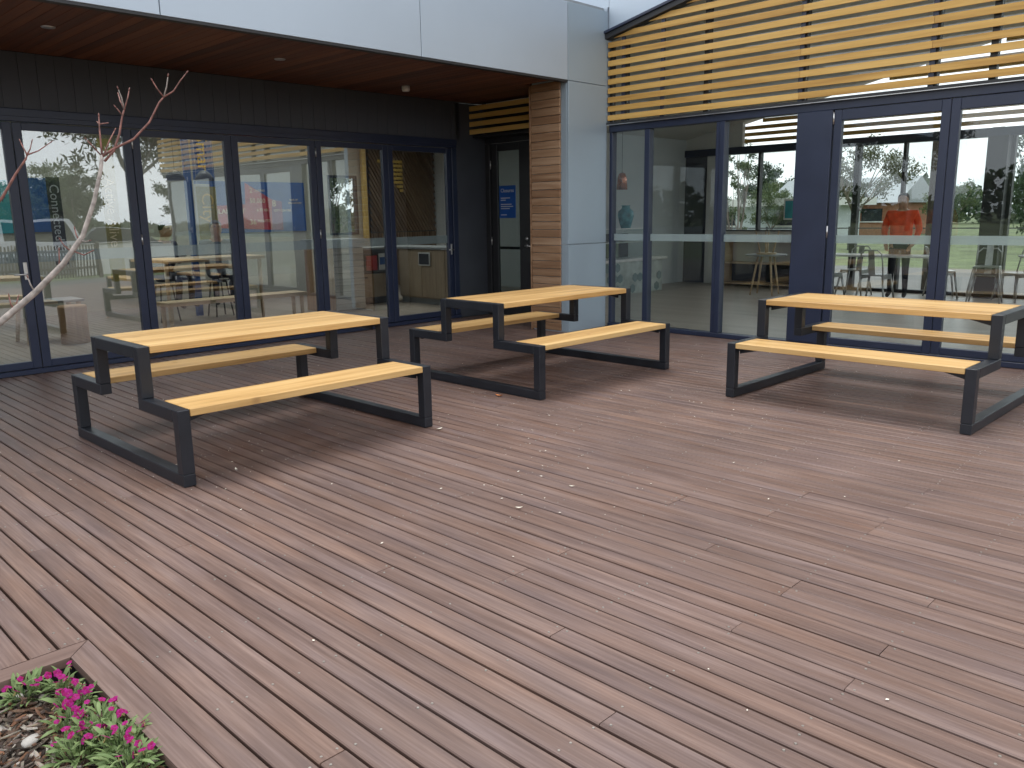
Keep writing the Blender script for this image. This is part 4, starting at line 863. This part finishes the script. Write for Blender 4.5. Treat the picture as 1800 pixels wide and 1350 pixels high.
# ------------------------------------------------------------------ bare young tree
yt = empty('bare_tree', (.2, 2.45, -.073), 'slender bare young tree with pale stem and red twigs leaning over the planter', 'tree')
def cs(P, zf): return [Vector((0, 0, CAM_H))+(Vector(q)-Vector((0, 0, CAM_H)))*zf for q in P]
main = [(.2, 2.45, -.074), (.205, 2.45, .3), (.22, 2.46, .7), (.27, 2.47, 1.0), (.43, 2.482, 1.118), (.593, 2.48, 1.219), (.67, 2.424, 1.295), (.733, 2.382, 1.367), (.781, 2.354, 1.439), (.816, 2.344, 1.528), (.841, 2.342, 1.608), (.85, 2.345, 1.648)]
MB().tube(main, [.016, .0145, .0128, .0112, .0098, .0086, .008, .0072, .0062, .0055, .005, .0044], 10).build('trunk', 'twig_grey', yt)
def twig(P, r0, r1, mat, name='twig', dz=0):
    P = [Vector(q) for q in P]; n = len(P)
    P = [q+(_f*dz*(k/(n-1))) for k, q in enumerate(P)]
    r0 *= .85; r1 *= .72; m = MB(); rr = [r0+(r1-r0)*k/(n-1) for k in range(n)]; m.tube(P, rr, 7)
    o = m.build(name, mat, yt); b = MB(); d = (P[-1]-P[-2]).normalized(); b.tube([P[-1]-d*.002, P[-1]+d*.003, P[-1]+d*.008], [r1*1.05, r1*1.5, r1*.3], 7); b.build('bud', 'bud', o)
    return o
twig([(0.85, 2.344, 1.645), (0.874, 2.325, 1.664), (0.915, 2.291, 1.688), (0.951, 2.267, 1.731), (0.978, 2.255, 1.783), (0.988, 2.248, 1.796)], .0042, .0028, 'twig_red', 'branch')
for P, m_ in (([(0.988, 2.248, 1.796), (1.009, 2.232, 1.811), (1.026, 2.222, 1.838), (1.04, 2.213, 1.857)], 'twig_red'), ([(0.988, 2.248, 1.796), (1.0, 2.243, 1.819), (1.009, 2.24, 1.842)], 'twig_grey'), ([(0.988, 2.248, 1.796), (0.983, 2.258, 1.812), (0.981, 2.265, 1.828)], 'twig_red'),
    ([(0.91, 2.319, 1.766), (0.903, 2.333, 1.792), (0.9, 2.343, 1.812)], 'twig_red'), ([(0.91, 2.319, 1.766), (0.914, 2.323, 1.791), (0.915, 2.326, 1.809)], 'twig_grey'), ([(0.91, 2.319, 1.766), (0.921, 2.317, 1.796), (0.926, 2.317, 1.816)], 'twig_red'), ([(0.904, 2.32, 1.75), (0.9, 2.327, 1.762), (0.898, 2.331, 1.768)], 'twig_red'),
    ([(0.857, 2.362, 1.729), (0.852, 2.369, 1.737)], 'twig_red'), ([(0.857, 2.362, 1.729), (0.865, 2.356, 1.738)], 'twig_red'), ([(0.851, 2.343, 1.643), (0.864, 2.342, 1.685), (0.877, 2.339, 1.72)], 'twig_red'), ([(0.849, 2.345, 1.646), (0.841, 2.36, 1.667), (0.836, 2.369, 1.681)], 'twig_red'),
    ([(0.773, 2.359, 1.428), (0.769, 2.368, 1.444), (0.768, 2.373, 1.459)], 'twig_red'), ([(0.775, 2.357, 1.429), (0.786, 2.345, 1.424), (0.794, 2.336, 1.426)], 'twig_grey'), ([(0.754, 2.369, 1.399), (0.745, 2.383, 1.415), (0.744, 2.388, 1.427)], 'twig_red'), ([(0.759, 2.365, 1.4), (0.774, 2.347, 1.391), (0.788, 2.335, 1.401)], 'twig_red'),
    ([(0.724, 2.387, 1.352), (0.729, 2.389, 1.381), (0.733, 2.392, 1.403)], 'twig_red'), ([(0.67, 2.424, 1.295), (0.667, 2.433, 1.316), (0.668, 2.438, 1.332)], 'twig_grey'), ([(0.625, 2.457, 1.251), (0.632, 2.456, 1.273), (0.635, 2.457, 1.284)], 'twig_red'), ([(0.625, 2.457, 1.251), (0.622, 2.464, 1.265), (0.624, 2.468, 1.286)], 'twig_red')):
    twig(P, .0026, .0017, m_, dz=RND.uniform(-.03, .03))
twig([(0.852, 2.338, 1.632), (0.874, 2.324, 1.659), (0.891, 2.319, 1.703), (0.903, 2.32, 1.747), (0.91, 2.319, 1.766)], .0042, .0028, 'twig_red', 'branch'); twig([(0.85, 2.344, 1.642), (0.853, 2.352, 1.682), (0.856, 2.359, 1.714), (0.86, 2.364, 1.75)], .0036, .002, 'twig_red', 'branch')
twig([(.21, 2.452, .62), (.33, 2.38, 1.1), (.46, 2.29, 1.38), (0.533, 2.227, 1.486), (0.569, 2.205, 1.537), (0.598, 2.19, 1.588), (0.619, 2.179, 1.62), (0.623, 2.177, 1.63)], .006, .0026, 'twig_red', 'branch')
for P in ([(0.623, 2.177, 1.63), (0.619, 2.187, 1.649), (0.617, 2.192, 1.66)], [(0.623, 2.177, 1.63), (0.63, 2.174, 1.643), (0.635, 2.173, 1.659)], [(0.623, 2.177, 1.63), (0.643, 2.159, 1.639), (0.665, 2.143, 1.657)]): twig(P, .0022, .0013, 'twig_red')

# ------------------------------------------------------------------ litter on the deck
pet = MB(); CL = [(RND.uniform(1.2, 8), RND.uniform(2.2, 8)) for _ in range(37)]; CL = [c_ if in_frame((c_[0], c_[1], 0), -.1) and not (c_[0] > 7.4 and c_[1] > 6.2) else (4.6+RND.uniform(-2, 2), 3.6+RND.uniform(-.8, .8)) for c_ in CL]
for k in range(300):
    while True:
        x, y = RND.uniform(.9, 8.5), RND.uniform(.4, 8.9)
        if k % 5 and k > 40: cxy = CL[k % 37]; x, y = cxy[0]+RND.gauss(0, .3), cxy[1]+RND.gauss(0, .45)
        if in_frame((x, y, 0)) and not (x > 7.8 and y > 6.6): break
    s = RND.uniform(.0035, .0095); a = RND.uniform(0, 6.28); c_, d_ = math.cos(a)*s, math.sin(a)*s; z = .0045
    pet.add([(x-c_, y-d_, z), (x+d_*.6, y-c_*.6, z+.001), (x+c_, y+d_, z+RND.uniform(0, .004)), (x-d_*.6, y+c_*.6, z+.001), (x, y, z+.003)], [(0, 1, 4), (1, 2, 4), (2, 3, 4), (3, 0, 4)])
po = pet.build('fallen_petals', 'petal_white'); tag(po, 'tiny pale petals and seeds scattered over the deck boards', 'petals', kind='stuff')
for (x, y), lab, m_, s in (((4.668, 4.751), 'curled orange leaf lying on the deck before the pillar side table', 'dry_leaf', .034), ((2.86, 2.78), 'cream dried petal lying on open deck boards', 'petal_white', .02), ((3.3, 2.8), 'curled cream petal on the deck beyond the dried petal', 'petal_white', .016), ((2.2, 4.5), 'cream curled leaf under the frame of the table by the folding doors', 'petal_white', .022), ((3.63, 4.3), 'pale flat leaf touching the leg frame of the folding door table', 'petal_white', .026)):
    m = MB(); v = []
    for i in range(5):
        t = i/4-.5; w_ = .32*math.cos(t*math.pi)+.02
        for j in (-1, 0, 1): v.append((t*2*s, j*w_*s, .006+(.2*s*abs(j)+.25*s*t*t*4)))
    m.add(v, [(i*3+j, i*3+j+1, i*3+j+4, i*3+j+3) for i in range(4) for j in range(2)], True); o = link('fallen_leaf', m.mesh('fallen_leaf', m_), None, (x, y, -.001), (0, 0, RND.uniform(0, 6))); tag(o, lab, 'leaf')

# ==================================================================  SURROUNDINGS (seen in reflection and through the hall)
def tree_meshes(seed, h, trunk_h, cr_, ch_, leaf, nclump, nleaf, size, shape='gum', lean=.1):
    r = random.Random(seed); rn = np.random.RandomState(seed); tm = MB(); clumps = []
    top = Vector((r.uniform(-lean, lean)*h, r.uniform(-lean, lean)*h, trunk_h))
    r0 = .02*h+.03
    tm.tube([(0, 0, -.1), tuple(top*.5+Vector((.04*h*lean, 0, 0))), tuple(top)], [r0, r0*.75, r0*.55], 9)
    nl = 7 if shape == 'gum' else 5
    for k in range(nl):
        a = 6.283*k/nl+r.uniform(-.4, .4); q = cr_*r.uniform(.45, .85); zt = trunk_h+ch_*r.uniform(.35, .95)
        if shape == 'cone': q = cr_*(1-(zt-trunk_h)/ch_)*.7
        tip = Vector((top.x+q*math.cos(a), top.y+q*math.sin(a), zt)); mid = top.lerp(tip, .5)+Vector((0, 0, -.08*ch_)); st = top*(.75 if shape == 'gum' else .6); st.z = trunk_h*r.uniform(.7, 1)
        tm.tube([tuple(st), tuple(mid), tuple(tip)], [r0*.42, r0*.25, r0*.07], 6)
        for j in range(3):
            b = tip+Vector((r.gauss(0, .3*cr_), r.gauss(0, .3*cr_), r.gauss(0, .15*ch_))); tm.tube([tuple(mid), tuple(mid.lerp(b, .6)+Vector((0, 0, .05*ch_))), tuple(b)], [r0*.2, r0*.1, r0*.03], 5); clumps.append(b)
    while len(clumps) < nclump:
        u = rn.normal(size=3); u /= np.linalg.norm(u); q = r.random()**.4
        z = trunk_h+ch_*(.5+.5*u[2]*q); k = 1.
        if shape == 'cone': k = max(.08, 1.05-(z-trunk_h)/ch_)
        if shape == 'gum' and u[2] < -.3 and r.random() < .6: continue
        clumps.append(Vector((top.x+cr_*u[0]*q*k, top.y+cr_*u[1]*q*k, z)))
    C = np.array([c[:] for c in clumps]); n = len(C)*nleaf; sp = .105*cr_ if shape != 'cone' else .12*cr_
    P = np.repeat(C, nleaf, 0)+rn.normal(size=(n, 3))*np.array([sp, sp, sp*.7]); d = rn.normal(size=(n, 3)); d[:, 2] -= .8; d /= np.linalg.norm(d, axis=1)[:, None]
    e = np.cross(d, rn.normal(size=(n, 3))); e /= np.linalg.norm(e, axis=1)[:, None]; s = size*rn.uniform(.6, 1.3, size=(n, 1))
    V = np.stack([P-d*s, P+e*s*.34, P+d*s, P-e*s*.34], 1).reshape(-1, 3); F = np.arange(n*4).reshape(-1, 4)
    me = bpy.data.meshes.new('crown'); me.from_pydata(V.tolist(), [], F.tolist()); me.materials.append(MATS[leaf])
    return tm.mesh('trunk', 'bark'), me
TYPES = dict(gum=tree_meshes(11, 11, 4.2, 4.2, 6.5, 'leaf_gum', 95, 120, .17), gum2=tree_meshes(12, 10, 3.6, 3.6, 5.6, 'leaf_gum', 46, 110, .16), bush=tree_meshes(13, 5, 1.4, 2.4, 4.4, 'leaf_green', 52, 100, .13, 'round'), dark=tree_meshes(14, 6, 1.2, 2.3, 5.4, 'leaf_dark', 56, 100, .15, 'round'),
    pine=tree_meshes(15, 9, 1.2, 2.6, 8.5, 'leaf_dark', 130, 70, .2, 'cone', .02), sapling=tree_meshes(17, 3.6, .8, .55, 2.9, 'leaf_green', 34, 46, .055, 'round', .02), slim=tree_meshes(16, 4.2, 1.0, 1.1, 3.2, 'leaf_green', 60, 60, .075, 'round', .03))
def tree(kind, x, y, s, lab, grp='trees around the building', rz=None):
    t = empty('tree', (x, y, -.34), lab, 'tree', grp); rz = RND.uniform(0, 6.28) if rz is None else rz; t.rotation_euler = (0, 0, rz); t.scale = (s, s, s)
    link('trunk', TYPES[kind][0], t); link('crown', TYPES[kind][1], t); return t
A_ = 'trees across the car park'; B_ = 'trees beyond the rear lawn'
tree('gum', 19.6, -31.0, 1.0, 'tall spreading gum tree reflected in the folding doors', A_); tree('gum2', 25.2, -35, 1.0, 'second gum tree reflected in the folding doors, behind the tall one', A_)
for k, x, y, s in (('bush', 17.6, -50, .8), ('bush', 14.0, -54, .75), ('dark', 19.0, -41.5, .8), ('bush', 23, -59, 1.1), ('dark', 27, -40, 1.0), ('bush', 31, -44, 1.2), ('dark', 9, -56, .9), ('bush', 3, -50, 1), ('gum2', -6, -48, .9), ('dark', 36, -38, 1.1), ('bush', 25, -62, 1.2), ('bush', 20.5, -54, .9)):
    tree(k, x, y, s, {'bush': 'round green tree across the car park', 'dark': 'dark bushy tree across the car park', 'gum2': 'loose gum tree across the car park'}[k], A_)
for k, x, y, s in (('gum2', -55, 4, 1), ('dark', -63, 12, 1), ('gum', -58, 26, 1), ('bush', -57, -10, 1.1), ('bush', -66, 18, 1), ('dark', -60, -22, .9)): tree(k, x, y, s, {'bush': 'round green tree beyond the open side of the deck', 'dark': 'dark bushy tree beyond the open side of the deck', 'gum2': 'loose gum tree beyond the open side of the deck', 'gum': 'tall gum tree beyond the open side of the deck'}[k], 'trees beyond the deck')
tree('sapling', 19.6, 11.0, .95, 'slim leafy young tree just outside the rear window of the hall', B_)
tree('gum2', 38.5, 15.6, .55, 'spreading tree seen behind the person in orange', B_); tree('bush', 50, 15.4, .6, 'round green tree on the far side of the lawn', B_); tree('bush', 46, 23.6, .6, 'round green tree on the far side of the lawn', B_); tree('dark', 58, 24.5, .6, 'dark bushy tree on the far side of the lawn', B_); tree('pine', 44, 9.6, .62, 'dark conifer on the rear lawn beyond the stacked chairs', B_)
for k, x, y, s in (('dark', 66, 4, .8), ('bush', 64, 13, .7), ('dark', 64, 33, .9), ('bush', 70, 24, .7), ('dark', 55, 36, .8), ('bush', 60, -6, 1.2)): tree(k, x, y, s, {'bush': 'round green tree on the far side of the lawn', 'dark': 'dark bushy tree on the far side of the lawn'}[k], B_)
tree('slim', 10.55, 16.3, .85, 'leafy shrub growing outside the small rear window', 'shrubs behind the room')
tree('slim', 9.75, 17.2, .8, 'second leafy shrub behind the one outside the small rear window', 'shrubs behind the room')
# fence, low wall, cars, buildings
fe = empty('picket_fence', (4, -9.3, -.25), 'dark timber picket fence along the edge of the paving', 'fence')
m = MB()
for k in range(150): x = -4+k*.09; m.box(x, x+.045, -9.31, -9.29, -.2, .82+.02*math.sin(k*1.7))
o = m.build('palings', 'fence_timber', fe); o['kind'] = 'stuff'
for z in (.05, .6): box('rail', 'fence_timber', fe, -4, 9.5, -9.285, -9.25, z, z+.07)
for k in range(7): box('post', 'fence_timber', fe, -4+k*2.24, -3.91+k*2.24, -9.249, -9.16, -.25, .9)
lw_ = box('low_wall', 'white_paint', None, 9.8, 30, -12.3, -12.1, -.34, .75, .01); tag(lw_, 'long low white wall in front of the car park', 'wall')
tag(box('capping', 'concrete', lw_, 9.78, 30.02, -12.33, -12.07, .751, .79, .006), None)
def car(lab, x, y, rz, paint, van=False):
    t = empty('car', (x, y, -.30), lab, 'car', None, rz); hgt = 1.9 if van else 1.45
    low = [(-2.2, .3), (2.2, .3), (2.25, .62), (2.1, .82), (1.3, .92), (-2.1, .95), (-2.25, .7)]
    cab = [(-1.95, .951), (1.25, .921), (.45, hgt), (-1.3, hgt)] if not van else [(-2.1, .951), (1.5, .921), (.95, hgt), (-2.05, hgt)]
    m = MB(); m.prism(low, -.86, .86, 1); m.build('body', paint, t, True); m = MB(); m.prism(cab, -.74, .74, 1); m.build('cabin', paint, t, True)
    sc_ = lambda P, k: [((a-(-.3))*k+(-.3), (b-1.18)*k+1.18) for a, b in P]
    for s in (-1, 1):
        m = MB(); m.prism(sc_(cab, .84), s*.741, s*.75, 1); m.build('side_window', 'car_glass', t, True)
        for wx in (-1.35, 1.35):
            m = MB(); m.tube([(wx, s*.66, .32), (wx, s*.88, .32)], .32, 18); wv = m.build('wheel', 'rubber', t, True); m = MB(); m.tube([(wx, s*.881, .32), (wx, s*.89, .32)], .19, 14); m.build('rim', 'steel', wv, True)
        m = MB(); m.box(2.2, 2.255, s*.6-.16, s*.6+.16, .62, .74); m.build('headlight', 'white_plastic', t, True)
    m = MB(); a, b = cab[1], cab[2]; m.add([(a[0]-.06+.02, -.66, a[1]+.08), (a[0]-.04, .66, a[1]+.08), (b[0]+.08, .62, b[1]-.06), (b[0]+.08, -.62, b[1]-.06)], [(0, 1, 2, 3)]); m.build('windscreen', 'car_glass', t, True)
    return t
car('dark blue car parked beyond the low white wall', 16.0, -24.2, R(12), 'car_paint'); car('white van parked beside the dark blue car', 12.6, -25, R(5), 'car_white', True); car('dark blue car parked under the gum trees', 21.5, -26.0, R(15), 'car_paint')
def house(lab, x, y, wx, wy, h, wallm, roofm, flat=False):
    t = empty('house', (x, y, -.34), lab, 'house'); z0 = -.34
    box('wall', wallm, t, x-wx/2, x+wx/2, y-wy/2, y+wy/2, z0, h)
    if flat: box('roof', roofm, t, x-wx/2-.7, x+wx/2+.7, y-wy/2-.7, y+wy/2+.7, h, h+.45)
    else:
        m = MB(); m.prism([(x-wx/2-.5, h), (x+wx/2+.5, h), (x, h+wx*.26)], y-wy/2-.4, y+wy/2+.4, 1); m.build('roof', roofm, t)
    for k in range(3):
        yy_ = y-wy/2+wy*(k+.5)/3; g = box('window', 'car_glass', t, x-wx/2-.02, x-wx/2+.02, yy_-.7, yy_+.7, h*.35, h*.8); box('sill', 'white_paint', g, x-wx/2-.08, x-wx/2-.021, yy_-.8, yy_+.8, h*.35-.08, h*.35)
house('low brick house behind the trees across the rear lawn', 62, 25.6, 7, 9, 1.9, 'brick_wall', 'roof_metal'); house('long white flat roofed pavilion across the rear lawn', 50, 27.2, 6, 12, 1.75, 'grey_paint', 'white_paint', True)
rfn = empty('rail_fence', (38, 8, -.34), 'dark metal rail fence along the far side of the rear lawn', 'fence')
for z in (.2, .62): box('rail', 'dark_trim', rfn, 37.98, 38.02, -25, 36, z, z+.05)
for k in range(31): box('post', 'dark_trim', rfn, 37.96, 38.04, -25+k*2.03, -24.92+k*2.03, -.34, .72)

# far-off wood closing the horizon all round, one mass
rn = np.random.RandomState(5); n = 42000; a = rn.uniform(0, 2*np.pi, n); hh = 3.2+1.6*np.sin(a*7)+1.3*np.sin(a*17+1)+.9*np.sin(a*41+2)+.7*np.sin(a*83)
rad = 105+rn.uniform(-6, 6, n); P = np.stack([rad*np.cos(a)+6, rad*np.sin(a)+4, -.3+hh*rn.uniform(0, 1, n)**.8*rn.uniform(.75, 1.1, n)], 1)
d = rn.normal(size=(n, 3)); d /= np.linalg.norm(d, axis=1)[:, None]; e = np.cross(d, rn.normal(size=(n, 3))); e /= np.linalg.norm(e, axis=1)[:, None]; sz = rn.uniform(.3, .75, (n, 1))
V = np.stack([P-d*sz, P+e*sz*.6, P+d*sz, P-e*sz*.6], 1).reshape(-1, 3)
me = bpy.data.meshes.new('distant_wood'); me.from_pydata(V.tolist(), [], np.arange(n*4).reshape(-1, 4).tolist()); me.materials.append(MATS['leaf_dark'])
tag(link('distant_wood', me), 'dark far-off belt of trees along the horizon', 'wood', kind='stuff')
